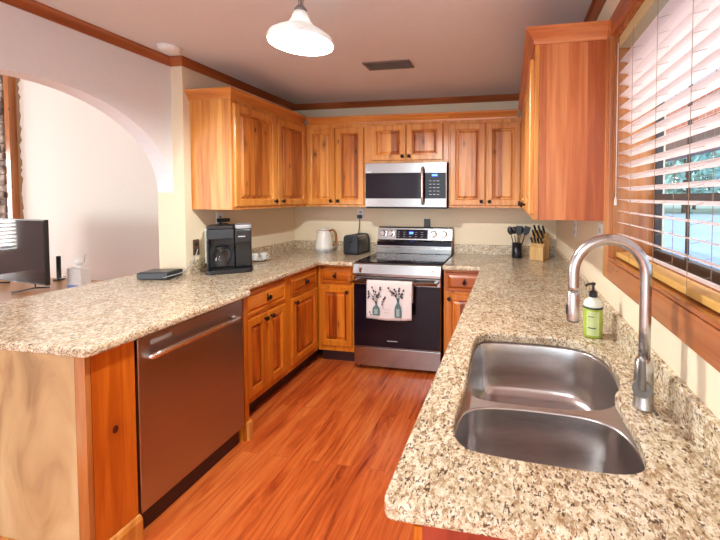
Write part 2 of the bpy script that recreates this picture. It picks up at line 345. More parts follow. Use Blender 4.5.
def smoothpath(pts, n=8):
    P = [Vector(p) for p in pts]; out = []
    for i in range(len(P)-1):
        p0, p1, p2, p3 = P[max(i-1, 0)], P[i], P[i+1], P[min(i+2, len(P)-1)]
        for k in range(n):
            t = k/n; out.append(.5*((2*p1)+(-p0+p2)*t+(2*p0-5*p1+4*p2-p3)*t*t+(-p0+3*p1-3*p2+p3)*t**3))
    out.append(P[-1]); return out
def sweep(bm, path, prof, side=1):
    """profile (out, z) swept with mitred corners along a 2D path; out goes to the left of travel for side=1"""
    P = [Vector(p) for p in path]; rings = []
    for i, p in enumerate(P):
        ns = []
        if i > 0: d = (P[i]-P[i-1]).normalized(); ns.append(Vector((-d.y, d.x)))
        if i < len(P)-1: d = (P[i+1]-P[i]).normalized(); ns.append(Vector((-d.y, d.x)))
        if len(ns) == 2: m = (ns[0]+ns[1]); m = m/(1+ns[0].dot(ns[1]))
        else: m = ns[0]
        rings.append([(p.x+m.x*o*side, p.y+m.y*o*side, z) for o, z in prof])
    return ring_solid(bm, rings)
def slab(outer, holes, z0, z1):
    bm = B(); loops = [outer]+holes; es = []
    for L in loops:
        v = [bm.verts.new((x, y, z1)) for x, y in L]
        es += [bm.edges.new((v[i], v[(i+1) % len(v)])) for i in range(len(v))]
    bmesh.ops.triangle_fill(bm, use_beauty=True, use_dissolve=False, edges=es)
    top = list(bm.faces); r = bmesh.ops.extrude_face_region(bm, geom=top)
    bmesh.ops.translate(bm, vec=(0, 0, z0-z1), verts=[g for g in r['geom'] if isinstance(g, bmesh.types.BMVert)])
    bmesh.ops.recalc_face_normals(bm, faces=bm.faces)
    bmesh.ops.dissolve_limit(bm, angle_limit=.01, verts=bm.verts, edges=[e for e in bm.edges if len(e.link_faces) == 2])
    return bm
def fillet(pts, rads, n=6):
    out = []; N = len(pts)
    for i in range(N):
        p = Vector(pts[i]); r = rads[i] if isinstance(rads, (list, tuple)) else rads
        if r <= 0: out.append(tuple(p)); continue
        a = (Vector(pts[i-1])-p); b = (Vector(pts[(i+1) % N])-p)
        t = min(r, a.length*.49, b.length*.49); pa = p+a.normalized()*t; pb = p+b.normalized()*t
        for k in range(n+1):
            s = k/n; q = pa*(1-s)**2+p*2*s*(1-s)+pb*s*s; out.append(tuple(q))
    return out
def rbox(name, dims, m, parent, r=.01, seg=3):
    bm = B(); box(bm, *dims); return obj(name, bm, m, parent, bevel=r, seg=seg, smooth=False)

# ------------------------------------------------------------------ room shell
W = 2.70; H = 2.44; YJ = -1.326; XA = -.095; XB = -.225; YR = -6.6
struct('floor', box(B(), -5.7, YR-.1, -.06, 2.9, .12, 0), 'floor')
struct('ceiling', box(B(), XB, YR, H, 2.9, .12, H+.1), 'ceil')
struct('ceiling_living', box(B(), -5.7, YR, 3.4, XB, .12, 3.5), 'ceil').name = 'ceiling.001'
struct('wall_back', box(B(), -.0, 0, 0, W+.16, .12, H), 'wall_k')
struct('wall_back_living', box(B(), -5.7, .0, 0, -.0, .12, 3.4), 'wall')
struct('wall_left', box(B(), XB, YJ, 0, 0, 0, H), 'wall_k')
def arch_wall():
    bm = B(); y0, y1 = -2.774, YJ; cy = (y0+y1)/2; a = (y1-y0)/2; zs = 1.5; h = .578; n = 40
    arch = [(cy+a*math.cos(PI-PI*i/n), zs+h*math.sin(PI-PI*i/n)) for i in range(n+1)]   # from y0 to y1
    def quad(p, q):     # p,q: (y, zlow, ztop) strip between
        vs_ = []
        for x in (XB, XA):
            for (y, z) in ((p[0], p[1]), (q[0], q[1]), (q[0], q[2]), (p[0], p[2])): vs_.append(bm.verts.new((x, y, z)))
        for f in ((0, 1, 2, 3), (7, 6, 5, 4), (0, 4, 5, 1), (3, 2, 6, 7)): bm.faces.new([vs_[i] for i in f])
    for a0, a1 in zip(arch, arch[1:]): quad((a0[0], a0[1], 3.4 if False else H), (a1[0], a1[1], H))
    box(bm, XB, YR, 0, XA, y0, H)           # pier beyond the arch, towards the dining side
    bmesh.ops.remove_doubles(bm, verts=bm.verts, dist=.0002)
    o = struct('wall_arch', bm, 'wall_c')
    return o
arch_wall()
struct('wall_above_arch', box(B(), XB, YR, H+.1, XB+.1, .0, 3.4), 'wall').name = 'wall_living_upper'
struct('wall_under_arch', box(B(), XB, -2.774, 0, XA, YJ, .878), 'wall')
# right wall around the window opening
WY0, WY1, WZ0, WZ1 = -3.25, -1.872, 1.205, 2.15
bm = B(); box(bm, W, YR, 0, W+.2, .0, WZ0); box(bm, W, YR, WZ1, W+.2, .0, H); box(bm, W, YR, WZ0, W+.2, WY0, WZ1); box(bm, W, WY1, WZ0, W+.2, 0, WZ1)
bmesh.ops.remove_doubles(bm, verts=bm.verts, dist=.0001)
struct('wall_right', bm, 'wall_k')
# front wall (behind the camera) with two unseen openings added for the rear fill lights
bm = B(); y0, y1 = YR-.1, YR
box(bm, -5.7, y0, 0, -4.2, y1, 3.4); box(bm, -4.2, y0, 0, -2.2, y1, .65); box(bm, -4.2, y0, 2.35, -2.2, y1, 3.4); box(bm, -2.2, y0, 0, -.6, y1, 3.4)
box(bm, -.6, y0, 2.35, 2.4, y1, 3.4); box(bm, 2.4, y0, 0, 2.9, y1, 3.4)
struct('wall_front', bm, 'wall')
bm = B(); box(bm, -5.8, YR, 0, -5.7, .12, .65); box(bm, -5.8, YR, 2.2, -5.7, .12, 3.4); box(bm, -5.8, YR, .65, -5.7, -1.8, 2.2); box(bm, -5.8, -.4, .65, -5.7, .12, 2.2)
struct('wall_left_living', bm, 'wall')
# room crown moulding
prof = [(0, H), (0, H-.055), (.008, H-.055), (.014, H-.045), (.03, H-.02), (.042, H-.012), (.042, H)]
bm = B(); sweep(bm, [(W, YR), (W, 0), (0, 0), (0, YJ), (XA, YJ), (XA, YR)], prof, 1)
struct('trim_1', bm, 'trim')
# ------------------------------------------------------------------ window
win = thing('window_1', '', ''); del win['label']; del win['category']; win['kind'] = 'structure'; win.location = (0, 0, 0)
T = .0202; cw = .085; XC = W-.020
bm = B(); box(bm, XC, WY1, WZ0-cw, W, WY1+.075, WZ1+cw); struct('casing_side', bm, 'casing_v', win, bevel=.003)
bm = B(); box(bm, XC, WY0-.075, WZ0-cw, W, WY0, WZ1+cw); struct('casing_side', bm, 'casing_v', win, bevel=.003)
bm = B(); box(bm, XC, WY0, WZ1, W, WY1, WZ1+cw); struct('casing_top', bm, 'trim', win, bevel=.003)
bm = B(); box(bm, XC, WY0, WZ0-cw, W, WY1, WZ0-.002); struct('casing_bottom', bm, 'casing', win, bevel=.003)
bm = B(); box(bm, XC+.001, WY0, WZ0-.0, W+.155, WY1, WZ0+.012); struct('window_sill', bm, 'casing', win, bevel=.003)
bm = B(); box(bm, W, WY1-.012, WZ0+.012, W+.155, WY1, WZ1); box(bm, W, WY0, WZ0+.012, W+.155, WY0+.012, WZ1); box(bm, W, WY0+.012, WZ1-.012, W+.155, WY1-.012, WZ1)
struct('window_jamb', bm, 'casing_v', win)
fx0, fx1 = W+.155, W+.180; iy0, iy1, iz0, iz1 = WY0+.012, WY1-.012, WZ0+.012, WZ1-.012
bm = B(); box(bm, fx0, iy0, iz0, fx1, iy0+.04, iz1); box(bm, fx0, iy1-.022, iz0, fx1, iy1, iz1); box(bm, fx0, iy0+.04, iz0, fx1, iy1-.022, iz0+.04); box(bm, fx0, iy0+.04, iz1-.04, fx1, iy1-.022, iz1)
struct('window_frame', bm, 'darkframe', win)
bm = B(); box(bm, fx0-.005, iy0+.04, 1.455, fx1-.005, iy1-.022, 1.485); struct('meeting_rail', bm, 'darkframe', win)
bm = B(); box(bm, fx0+.004, -2.168, iz0+.04, fx0+.0105, -2.152, 1.455); box(bm, fx0+.004, -2.168, 1.485, fx0+.0105, -2.152, iz1-.04); box(bm, fx0+.004, -2.72, iz0+.04, fx0+.0105, -2.698, 1.455); box(bm, fx0+.004, -2.72, 1.485, fx0+.0105, -2.698, iz1-.04)
struct('muntin', bm, 'darkframe', win)
bm = B(); box(bm, W+.1665, iy0+.04, iz0+.04, W+.1685, iy1-.022, iz1-.04); struct('pane', bm, 'glass', win)

# ------------------------------------------------------------------ outdoors
g = struct('ground', box(B(), 2.95, -25, -.5, 90, 90, -.3), 'asphalt')
struct('ground_lawn', box(B(), 2.95, 38, -.3, 90, 90, -.26), 'grass').name = 'ground.001'
p = thing('porch', 'brick porch front with a brown beam outside the window', 'porch', (5.2, 0, -.3))
bm = B(); box(bm, 0, -8, 2.80, .22, 9, 3.45); obj('brick_wall', bm, 'brick', p)
obj('roof', box(B(), -.7, -8.2, 3.451, .9, 9.2, 3.56), 'wall', p)
bm = B(); box(bm, -.02, -8, 2.50, .24, 9, 2.799); obj('beam', bm, 'beam', p)
obj('column', box(B(), 0, 7.5, 0, .4, 7.9, 2.499), 'brick', p); obj('column', box(B(), 0, -7.9, 0, .4, -7.5, 2.499), 'brick', p)
def tree(x, y, h, lm, label):
    t = thing('tree', label, 'tree', (x, y, -.262), random.random()*6, 'trees beyond the driveway')
    bm = B(); tube(bm, smoothpath([(0, 0, 0), (.1, .05, h*.35), (0, .1, h*.7), (.1, 0, h*.9)], 4), [.22-.18*i/12 for i in range(13)], 8); obj('trunk', bm, 'bark', t)
    bm = B()
    for i in range(1100):
        a = random.random()*2*PI; el = random.uniform(-.9, 1); rr = h*(.36 if h < 13 else .33)*(random.random()**.4)
        c = Vector((rr*math.cos(a)*math.sqrt(max(0, 1-el*el*.8)), rr*math.sin(a)*math.sqrt(max(0, 1-el*el*.8)), h*.54+el*h*.46))
        s = random.uniform(.3, .75); q = Matrix.Rotation(random.random()*6, 3, Vector((random.random(), random.random(), random.random()+.1)).normalized())
        bm.faces.new([bm.verts.new(c+q@Vector(v)*s) for v in ((1, 0, 0), (.1, .5, .1), (-1, 0, 0), (.1, -.5, -.1))])
    obj('crown', bm, lm, t)
tl = [(12.5, 42, 12, 'leaf', 'dark green tree at the left end of the row by the driveway'), (21.5, 41, 12, 'leaf2', 'pale green tree nearest the driveway seen through the blind'), (30.5, 42, 12, 'leaf', 'dark tree standing right of the nearest pale tree'), (39.5, 42, 12, 'leaf2', 'pale green tree past the right edge of the window view'), (17, 54, 16, 'leaf2', 'tall pale tree behind the left end of the row'), (28.5, 54, 16, 'leaf', 'tall dark tree in the middle of the back row'), (40, 54, 16, 'leaf2', 'tallest pale tree at the right of the back row')]
for a in tl: tree(*a)

# ------------------------------------------------------------------ cabinets
KN = 0
def knob(parent, x, y, z, plate=False):
    bm = B(); lathe(bm, [(.0075, 0), (.006, -.008), (.006, -.014), (.0155, -.018), (.0165, -.024), (.012, -.029), (.002, -.031)], (x, y, z), 14, 'y')
    if plate: box(bm, x-.006, y-.003, z-.026, x+.006, y, z+.026)
    return obj('knob', bm, 'bronze', parent, smooth=True)
def rect(x0, z0, x1, z1, y, i=0): return [(x0+i, y, z0+i), (x1-i, y, z0+i), (x1-i, y, z1-i), (x0+i, y, z1-i)]
def door(parent, x0, z0, x1, z1, y, mf, mp, kn=None, name='door', st=.056):
    """raised panel door standing 20 mm in front of local plane y"""
    bm = B(); R = [rect(x0, z0, x1, z1, y, 0), rect(x0, z0, x1, z1, y-.015, 0), rect(x0, z0, x1, z1, y-.02, .005), rect(x0, z0, x1, z1, y-.02, st-.009), rect(x0, z0, x1, z1, y-.017, st-.004), rect(x0, z0, x1, z1, y-.008, st-.001), rect(x0, z0, x1, z1, y, st)]
    ring_solid(bm, R, False, False)
    d = obj(name, bm, mf, parent)
    bm = B(); a = st-.0005; R = [rect(x0, z0, x1, z1, y-.001, a), rect(x0, z0, x1, z1, y-.005, a), rect(x0, z0, x1, z1, y-.005, a+.008), rect(x0, z0, x1, z1, y-.015, a+.022), rect(x0, z0, x1, z1, y-.0185, a+.025)]
    ring_solid(bm, R); obj('panel', bm, mp, d)
    if kn: knob(d, kn[0], y-.02, kn[1])
    return d
def drawer(parent, x0, z0, x1, z1, y, m, kn=None):
    bm = B(); R = [rect(x0, z0, x1, z1, y, 0), rect(x0, z0, x1, z1, y-.012, 0), rect(x0, z0, x1, z1, y-.016, .004), rect(x0, z0, x1, z1, y-.016, .018), rect(x0, z0, x1, z1, y-.011, .022), rect(x0, z0, x1, z1, y-.012, .026), rect(x0, z0, x1, z1, y-.02, .042)]
    ring_solid(bm, R); d = obj('drawer', bm, m, parent)
    if kn: knob(d, kn[0], y-.02, kn[1], True)
    return d
CROWN = [(0, 0), (.006, 0), (.008, .012), (.02, .03), (.036, .05), (.042, .052), (.042, .066), (0, .066)]
def upper(label, loc, rz, w, d, h, doors, path, mb='pine', mf='pine_frame', mp='pine_panel', group=None, kpos=None, ch=.066, frame_y=True):
    t = thing('wall_cabinet', label, 'cabinet', loc, rz, group)
    bm = B(); box(bm, 0, -d+.021, 0, w, -.002, h); obj('body', bm, mb, t, bevel=.0015)
    bm = B(); box(bm, 0, -d, 0, w, -d+.02, h); obj('face_frame', bm, mf, t, bevel=.0015)
    for (x0, z0, x1, z1, kx) in doors: door(t, x0, z0, x1, z1, -d-.001, mf, mp, (kx, z0+.035))
    bm = B(); sweep(bm, path, [(o*1.0, h-.005+z) for o, z in CROWN], -1); obj('crown_moulding', bm, 'pine_crown' if mb != 'pine_red' else 'pine_redh', t)
    return t
ZB = 1.378; HB = 2.165-ZB; ZR = 1.366
# left run: local x -> +Y, front -> +X ; starts at y=-1.30
upper('honey pine wall cabinet with two large doors on the left wall', (0, -1.272, ZB), PI/2, 1.27, .335, HB,
      [(.014, .022, .482, HB-.035, .44), (.497, .022, .921, HB-.035, .54)], [(0, 0), (0, -.335), (.90, -.335)], group=None)
# back run
upper('honey pine wall cabinet with two doors between the left corner and the microwave', (.337, 0, ZB), 0, .622, .335, HB-.01,
      [(.022, .02, .306, HB-.05, .275), (.316, .02, .596, HB-.05, .348)], [(.042, -.335), (.622, -.335)])
upper('short two-door pine cabinet over the microwave', (.960, 0, 1.782), 0, .768, .335, 2.155-1.782,
      [(.05, .022, .378, .345, .35), (.386, .022, .72, .345, .414)], [(0, -.335), (.768, -.335)])
upper('honey pine wall cabinet with two doors right of the microwave', (1.729, 0, ZB), 0, .645, .335, HB-.01,
      [(.016, .02, .325, HB-.05, .295), (.335, .02, .625, HB-.05, .365)], [(0, -.335), (.604, -.335)])
# right unit: local x -> -Y, front -> -X
upper('reddish pine wall cabinet beside the window, its end panel facing out', (W, -.002, ZR), -PI/2, 1.80, .325, HB+.005+ZB-ZR,
      [(.44, .027, .87, HB-.04, .84), (.885, .027, 1.315, HB-.04, .915), (1.335, .027, 1.765, HB-.04, 1.365)], [(.375, -.325), (1.80, -.325), (1.80, -.012)], mb='pine_red')
# base cabinets
def base(label, loc, rz, w, d, parts, mb='pine_low', mf='pine_low_frame', toe=True, x0t=0, x1t=None, group=None, h=.877, zt=.115):
    t = thing('base_cabinet', label, 'cabinet', loc, rz, group)
    x1t = w if x1t is None else x1t
    bm = B(); box(bm, 0, -d+.021, zt, w, -.002, h); obj('body', bm, mb, t, bevel=.0015)
    bm = B(); box(bm, x0t, -d, zt, x1t, -d+.02, h); obj('face_frame', bm, mf, t, bevel=.0015)
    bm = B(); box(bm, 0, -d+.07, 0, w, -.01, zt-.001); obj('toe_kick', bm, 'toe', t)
    for p_ in parts:
        k = p_[0]
        if k == 'door': door(t, *p_[1:5], -d-.001, mf, 'pine_low_panel', p_[5])
        else: drawer(t, *p_[1:5], -d-.001, 'pine_horiz', p_[5])
    return t
XF = .60
base('orange pine base cabinet with a wide drawer and two doors next to the dishwasher', (0.003, -1.598, 0), PI/2, .562, XF,
     [('drawer', .09, .70, .515, .855, (.30, .777)), ('door', .09, .165, .295, .675, (.268, .64)), ('door', .305, .165, .512, .675, (.332, .64))])
base('orange pine corner base cabinet with one narrow drawer over one door', (0.003, -1.035, 0), PI/2, 1.03, XF,
     [('drawer', .025, .705, .395, .852, (.21, .777)), ('door', .025, .165, .395, .68, (.06, .645))], x1t=.423)
base('orange pine base cabinet with drawer and door just left of the range', (XF+.005, 0, 0), 0, .345, .60,
     [('drawer', .03, .715, .325, .86, (.178, .787)), ('door', .03, .165, .325, .69, (.29, .65))])
base('orange pine base cabinet with drawer and door just right of the range', (1.735, 0, 0), 0, .363, .60,
     [('drawer', .02, .70, .35, .855, (.175, .777)), ('door', .02, .165, .35, .675, (.05, .64))])
for i, (ya, yb, lab) in enumerate(((-.605, -1.30, 'orange pine base cabinet under the right counter nearest the range corner'), (-1.302, -1.99, 'middle orange pine base cabinet under the right counter'))):
    wd = ya-yb
    base(lab, (W-.002, ya, 0), -PI/2, wd, .592, [('drawer', .03, .71, wd-.03, .86, (wd/2, .785)), ('door', .03, .165, wd/2-.005, .68, (wd/2-.05, .64)), ('door', wd/2+.005, .165, wd-.03, .68, (wd/2+.05, .64))])
# sink cabinet: open box so that the bowls hang inside it
t = thing('sink_cabinet', 'reddish pine sink cabinet under the near end of the right counter', 'cabinet', (W-.002, -1.992, 0), -PI/2)
wd = .878
bm = B(); box(bm, 0, -.571, .115, wd, -.002, .135); box(bm, 0, -.571, .135, .018, -.002, .877); box(bm, .018, -.02, .135, wd, -.002, .877); obj('body', bm, 'pine_low', t)
bm = B(); box(bm, wd-.018, -.592, .0, wd, -.021, .877); obj('end_panel', bm, 'cherry', t, bevel=.0015)['label'] = 'dark cherry red end panel'
bm = B(); box(bm, 0, -.592, .115, wd-.02, -.572, .877); obj('face_frame', bm, 'pine_low', t)
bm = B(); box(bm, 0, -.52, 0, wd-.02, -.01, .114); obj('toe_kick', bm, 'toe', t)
door(t, .03, .165, .445, .84, -.593, 'pine_low', 'pine_low_panel', (.40, .76)); door(t, .455, .165, .87, .84, -.593, 'pine_low', 'pine_low_panel', (.50, .76))
# peninsula cabinet end
t = thing('peninsula_cabinet', 'peninsula end cabinet with pale plywood end and orange knotty side panel', 'cabinet', (0, -2.456, 0))
bm = B(); box(bm, XA+.003, .021, 0, .698, .180, .877); obj('body', bm, 'pine_low', t)
bm = B(); box(bm, XA+.003, 0, 0, .672, .02, .877); obj('end_panel', bm, 'pale', t, bevel=.001)['label'] = 'pale unvarnished plywood end panel'
bm = B(); box(bm, .673, 0, 0, .72, .02, .877); obj('corner_post', bm, 'casing_v', t, bevel=.002)
bm = B(); box(bm, .699, .021, 0, .72, .180, .877); obj('side_panel', bm, 'pine_end', t, bevel=.001)['label'] = 'bright orange knotty side panel'
bm = B(); sweep(bm, [(XA+.004, 0), (.72, 0), (.72, .182)], [(.001, 0), (.02, 0), (.02, .1), (.012, .115), (.001, .12)], -1); obj('baseboard', bm, 'pine', t)
t = thing('peninsula_back_cabinet', 'peninsula carcass under the counter behind the dishwasher', 'cabinet', (0, -2.27, 0))
bm = B(); box(bm, XA+.003, 0, 0, .09, .665, .877); obj('body', bm, 'pine_low', t)
bm = B(); box(bm, .0925, .63, 0.0, .715, .665, .877); obj('filler_panel', bm, 'pine_low', t); 
bm = B(); box(bm, .60, .6655, 0, .735, .6695, .11); box(bm, .7155, .64, 0, .735, .6655, .11); obj('baseboard', bm, 'pine', t)

# ------------------------------------------------------------------ countertops
ZC0, ZC1 = .880, .915
pen = [(-.375, -2.476), (.758, -2.476), (.758, -1.625), (.655, -1.605), (.655, -.655), (.955, -.655), (.955, -.001), (.001, -.001), (.001, -1.3275), (-.09, -1.3275), (-.24, -1.3275), (-.375, -1.3275)]
rr = [.05, .035, .012, .015, .02, 0, 0, 0, 0, 0, 0, .02]
o = obj('countertop', slab(fillet(pen, rr), [], ZC0, ZC1), 'granite', None, bevel=.011, seg=3, ang=50)
tag(o, 'cream speckled granite countertop over the peninsula and left cabinets', 'countertop')
sink_o = [(2.134, -2.205), (2.14, -2.10), (2.165, -2.062), (2.21, -2.048), (2.35, -2.045), (2.46, -2.052), (2.53, -2.072), (2.578, -2.115), (2.603, -2.18), (2.609, -2.26), (2.602, -2.34), (2.585, -2.40), (2.562, -2.44),
          (2.560, -2.50), (2.563, -2.58), (2.560, -2.66), (2.548, -2.715), (2.515, -2.744), (2.45, -2.752), (2.32, -2.749), (2.21, -2.740), (2.165, -2.724), (2.138, -2.68), (2.133, -2.60), (2.138, -2.52), (2.139, -2.42)]
def cr_loop(P, n=4):
    out = []; N = len(P)
    for i in range(N):
        p0, p1, p2, p3 = [Vector(P[(i+k) % N]) for k in (-1, 0, 1, 2)]
        for k in range(n):
            s = k/n; out.append(tuple(.5*((2*p1)+(-p0+p2)*s+(2*p0-5*p1+4*p2-p3)*s*s+(-p0+3*p1-3*p2+p3)*s**3)))
    return out
so = cr_loop(sink_o, 3)
FX, FY = 2.618, -2.495
rc = [(2.036, -2.904), (W-.001, -2.904), (W-.001, -.001), (1.733, -.001), (1.733, -.655), (2.046, -.655)]
o = obj('countertop', slab(fillet(rc, [.03, 0, 0, 0, 0, .01]), [so], ZC0, ZC1), 'granite', None, bevel=.009, seg=3, ang=50)
tag(o, 'cream speckled granite countertop holding the sink, right of the range', 'countertop')
def bsplash(path, lab, side):
    bm = B(); sweep(bm, path, [(0.001, ZC1+.001), (.021, ZC1+.001), (.021, ZC1+.088), (.018, ZC1+.092), (.001, ZC1+.092)], side)
    return tag(obj('backsplash', bm, 'granite'), lab, 'backsplash')
bsplash([(.0, YJ+.03), (0, 0), (.955, 0)], 'low granite backsplash strip behind the coffee maker, kettle and toaster', -1)
bsplash([(1.735, 0), (W, 0), (W, -2.897)], 'low granite backsplash strip running along the window wall', -1)

# ------------------------------------------------------------------ sink and faucet
t = thing('kitchen_sink', 'stainless undermount double bowl sink set in the right counter', 'sink', (0, 0, 0))
def bowl_loop(P, z, inset, c):
    return [(c[0]+(x-c[0])*(1-inset/.2), c[1]+(y-c[1])*(1-inset/.18), z) for x, y in P]
big = cr_loop([(2.135, -2.20), (2.142, -2.10), (2.17, -2.06), (2.25, -2.047), (2.36, -2.045), (2.46, -2.052), (2.53, -2.072), (2.578, -2.115), (2.604, -2.18), (2.61, -2.26), (2.602, -2.34), (2.585, -2.40), (2.555, -2.445), (2.50, -2.472), (2.40, -2.483), (2.30, -2.483), (2.20, -2.476), (2.158, -2.455), (2.14, -2.40), (2.136, -2.30)], 3)
sml = cr_loop([(2.134, -2.60), (2.150, -2.538), (2.20, -2.508), (2.30, -2.499), (2.40, -2.501), (2.48, -2.510), (2.535, -2.540), (2.562, -2.60), (2.565, -2.67), (2.550, -2.718), (2.515, -2.746), (2.45, -2.754), (2.32, -2.751), (2.21, -2.742), (2.165, -2.726), (2.138, -2.68)], 3)
def bowl(P, c, depth, name, n_in=.02):
    bm = B(); z0 = .8785; R = [bowl_loop(P, z0, 0, c), bowl_loop(P, z0-.006, .002, c), bowl_loop(P, z0-depth*.6, .008, c), bowl_loop(P, z0-depth+.03, .014, c), bowl_loop(P, z0-depth+.01, .026, c), bowl_loop(P, z0-depth+.002, .045, c), bowl_loop(P, z0-depth, .07, c), bowl_loop(P, z0-depth-.004, .15, c)]
    ring_solid(bm, R, False, True)
    o = obj(name, bm, 'steel_sink', t, smooth=True); md = o.modifiers.new('solid', 'SOLIDIFY'); md.thickness = .0012; md.offset = -1 if False else 1
    bm = B(); zz = z0-depth-.002
    lathe(bm, [(.001, zz), (.03, zz), (.034, zz+.002), (.042, zz+.004), (.045, zz+.001), (.04, zz-.001)], (c[0], c[1], 0), 24, cap=False); obj('drain', bm, 'chrome', o, smooth=True)
    return o
bowl(big, (2.37, -2.265), .20, 'bowl'); bowl(sml, (2.35, -2.625), .17, 'bowl')
fl = [(2.11, -2.02), (2.655, -2.02), (2.655, -2.78), (2.11, -2.78)]
obj('rim', slab(fillet(fl, .04), [big, sml], .8762, .8792), 'steel_rim', t)
# gooseneck pull-down faucet
t = thing('faucet', 'tall brushed steel gooseneck faucet behind the sink', 'faucet', (FX, FY, ZC1))
bm = B(); lathe(bm, [(.0275, 0), (.0275, .006), (.0245, .012), (.0240, .085), (.0235, .125), (.019, .132), (.016, .134)], n=24); obj('base_body', bm, 'steel_fau', t, smooth=True)
R_ = .0905; zc = .352
pts = [(0, 0, .13), (0, 0, .22), (0, 0, .30)]+[(-R_+R_*math.cos(a), 0, zc+R_*math.sin(a)*1.02) for a in [PI*i/16 for i in range(17)]]+[(-2*R_, 0, .315), (-2*R_, 0, .30)]
bm = B(); tube(bm, pts, .0145, 16); obj('neck', bm, 'steel_fau', t, smooth=True)
bm = B(); lathe(bm, [(.0147, .303), (.0165, .296), (.0175, .25), (.0185, .225), (.0175, .222), (.001, .222)], (-2*R_, 0, 0), 20); s = obj('spray_head', bm, 'steel_fau', t, smooth=True)
bm = B(); lathe(bm, [(.0147, .2211), (.0147, .2195), (.001, .219)], (-2*R_, 0, 0), 16); box(bm, -2*R_-.0195, -.006, .24, -2*R_-.0165, .006, .265); obj('spray_button', bm, 'black', s)
LV = Matrix.Rotation(-.5, 4, 'Z')
bm = B(); tube(bm, [(0, -.018, .06), (0, -.031, .06)], .023, 20); bmesh.ops.transform(bm, matrix=LV, verts=bm.verts); lv = obj('lever', bm, 'pewter', t)
for p_ in lv.data.polygons: p_.use_smooth = False
bm = B(); tube(bm, smoothpath([(0, -.029, .062), (.001, -.034, .10), (.003, -.040, .150)], 4), [.012, .0115, .011, .0105, .010, .0095, .009, .0085, .008], 12); bmesh.ops.transform(bm, matrix=LV, verts=bm.verts); obj('lever_arm', bm, 'pewter', lv, smooth=True)
# ------------------------------------------------------------------ soap bottle
t = thing('soap_dispenser', 'green liquid soap bottle with black pump behind the sink', 'soap bottle', (2.597, -2.0, ZC1+.001), .3)
bm = B(); lathe(bm, [(.002, 0), (.034, 0), (.037, .006), (.037, .115)], n=28); obj('bottle', bm, 'soap', t, smooth=True)
bm = B(); lathe(bm, [(.0375, .116), (.037, .13), (.03, .146), (.015, .155), (.013, .162)], n=28); obj('shoulder', bm, 'soapcap', t, smooth=True)
bm = B(); lathe(bm, [(.0377, .1155), (.0382, .117), (.0382, .121), (.0377, .1225)], n=28, cap=False); obj('band', bm, 'inkb', t, smooth=True)
bm = B(); ring_solid(bm, [[(.0376*math.sin(a), -.0376*math.cos(a), z) for a in [-1.15+.1*i for i in range(14)]] for z in (.012, .108)], False, False, False); obj('label', bm, 'soaplabel', t)
bm = B(); ring_solid(bm, [[(.0379*math.sin(a), -.0379*math.cos(a), z) for a in [-1.0+.1*i for i in range(9)]] for z in (.040, .044)], False, False, False)
ring_solid(bm, [[(.0379*math.sin(a), -.0379*math.cos(a), z) for a in [-1.0+.1*i for i in range(7)]] for z in (.085, .088)], False, False, False); obj('label_print', bm, 'inkb', t)
bm = B(); lathe(bm, [(.0165, .158), (.0165, .178), (.012, .182), (.005, .184), (.005, .205), (.009, .206), (.009, .214), (.002, .216)], n=18); tube(bm, [(0, 0, .211), (-.03, -.01, .211), (-.04, -.014, .206)], .0045, 8); obj('pump', bm, 'black', t, smooth=False)

# ------------------------------------------------------------------ dishwasher
t = thing('dishwasher', 'stainless dishwasher built into the peninsula', 'dishwasher', (.72, -2.272, 0))
bm = B(); box(bm, -.60, .006, .10, -.045, .620, .872); obj('tub', bm, 'blackm', t)
bm = B(); box(bm, -.044, .010, .105, -.0, .620, .866); obj('door', bm, 'steel_dw', t, bevel=.004, seg=3)
bm = B()
pts = smoothpath([(.0, .055, .775), (.022, .062, .777), (.034, .12, .782), (.042, .31, .786), (.034, .50, .782), (.022, .56, .777), (0, .567, .775)], 5)
tube(bm, pts, .0145, 12); obj('handle', bm, 'chrome', t, smooth=True)
bm = B(); box(bm, .0005, .065, .823, .003, .165, .845); obj('badge', bm, 'grey', t, bevel=.001)
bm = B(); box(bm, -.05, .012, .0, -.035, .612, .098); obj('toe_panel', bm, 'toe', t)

# ------------------------------------------------------------------ range
RX0, RX1 = .965, 1.722; RW = RX1-RX0
t = thing('range', 'stainless electric range with black oven door and a towel on its handle', 'stove', (RX0, 0, 0))
bm = B(); box(bm, 0, -.62, .03, RW, -.03, .895); obj('body', bm, 'blackm', t)
bm = B()
for x in (.03, RW-.05):
    for y in (-.6, -.08): box(bm, x, y, 0, x+.02, y+.02, .029)
obj('foot', bm, 'black', t)
bm = B(); box(bm, .002, -.655, .035, RW-.002, -.621, .195); obj('storage_drawer', bm, 'steel', t, bevel=.004)
dr = obj('oven_door', box(B(), .002, -.660, .20, RW-.002, -.621, .80), 'steel', t, bevel=.004)
bm = B(); box(bm, .006, -.664, .208, RW-.006, -.6605, .735); obj('oven_window', bm, 'glassblk', dr, bevel=.0015)
bm = B(); box(bm, .30, -.6652, .262, .39, -.6642, .267); obj('badge', bm, 'icon', dr)
hd = obj('handle', tube(B(), [(.02, -.715, .768), (RW-.02, -.715, .768)], .013, 14), 'steel', t, smooth=True)
bm = B(); box(bm, .025, -.712, .758, .05, -.661, .778); box(bm, RW-.05, -.712, .758, RW-.025, -.661, .778); obj('handle_bracket', bm, 'steel', hd)
bm = B()   # sloping front lip below the cooktop
ring_solid(bm, [[(x, -.672, .808), (x, -.672, .83), (x, -.655, .905), (x, -.62, .912), (x, -.62, .808)] for x in (0, RW)]); obj('front_panel', bm, 'steel', t, bevel=.002)
for x in (.06, RW-.075):
    bm = B(); box(bm, x, -.6745, .835, x+.015, -.6675, .875); obj('trim_clip', bm, 'chrome', t)
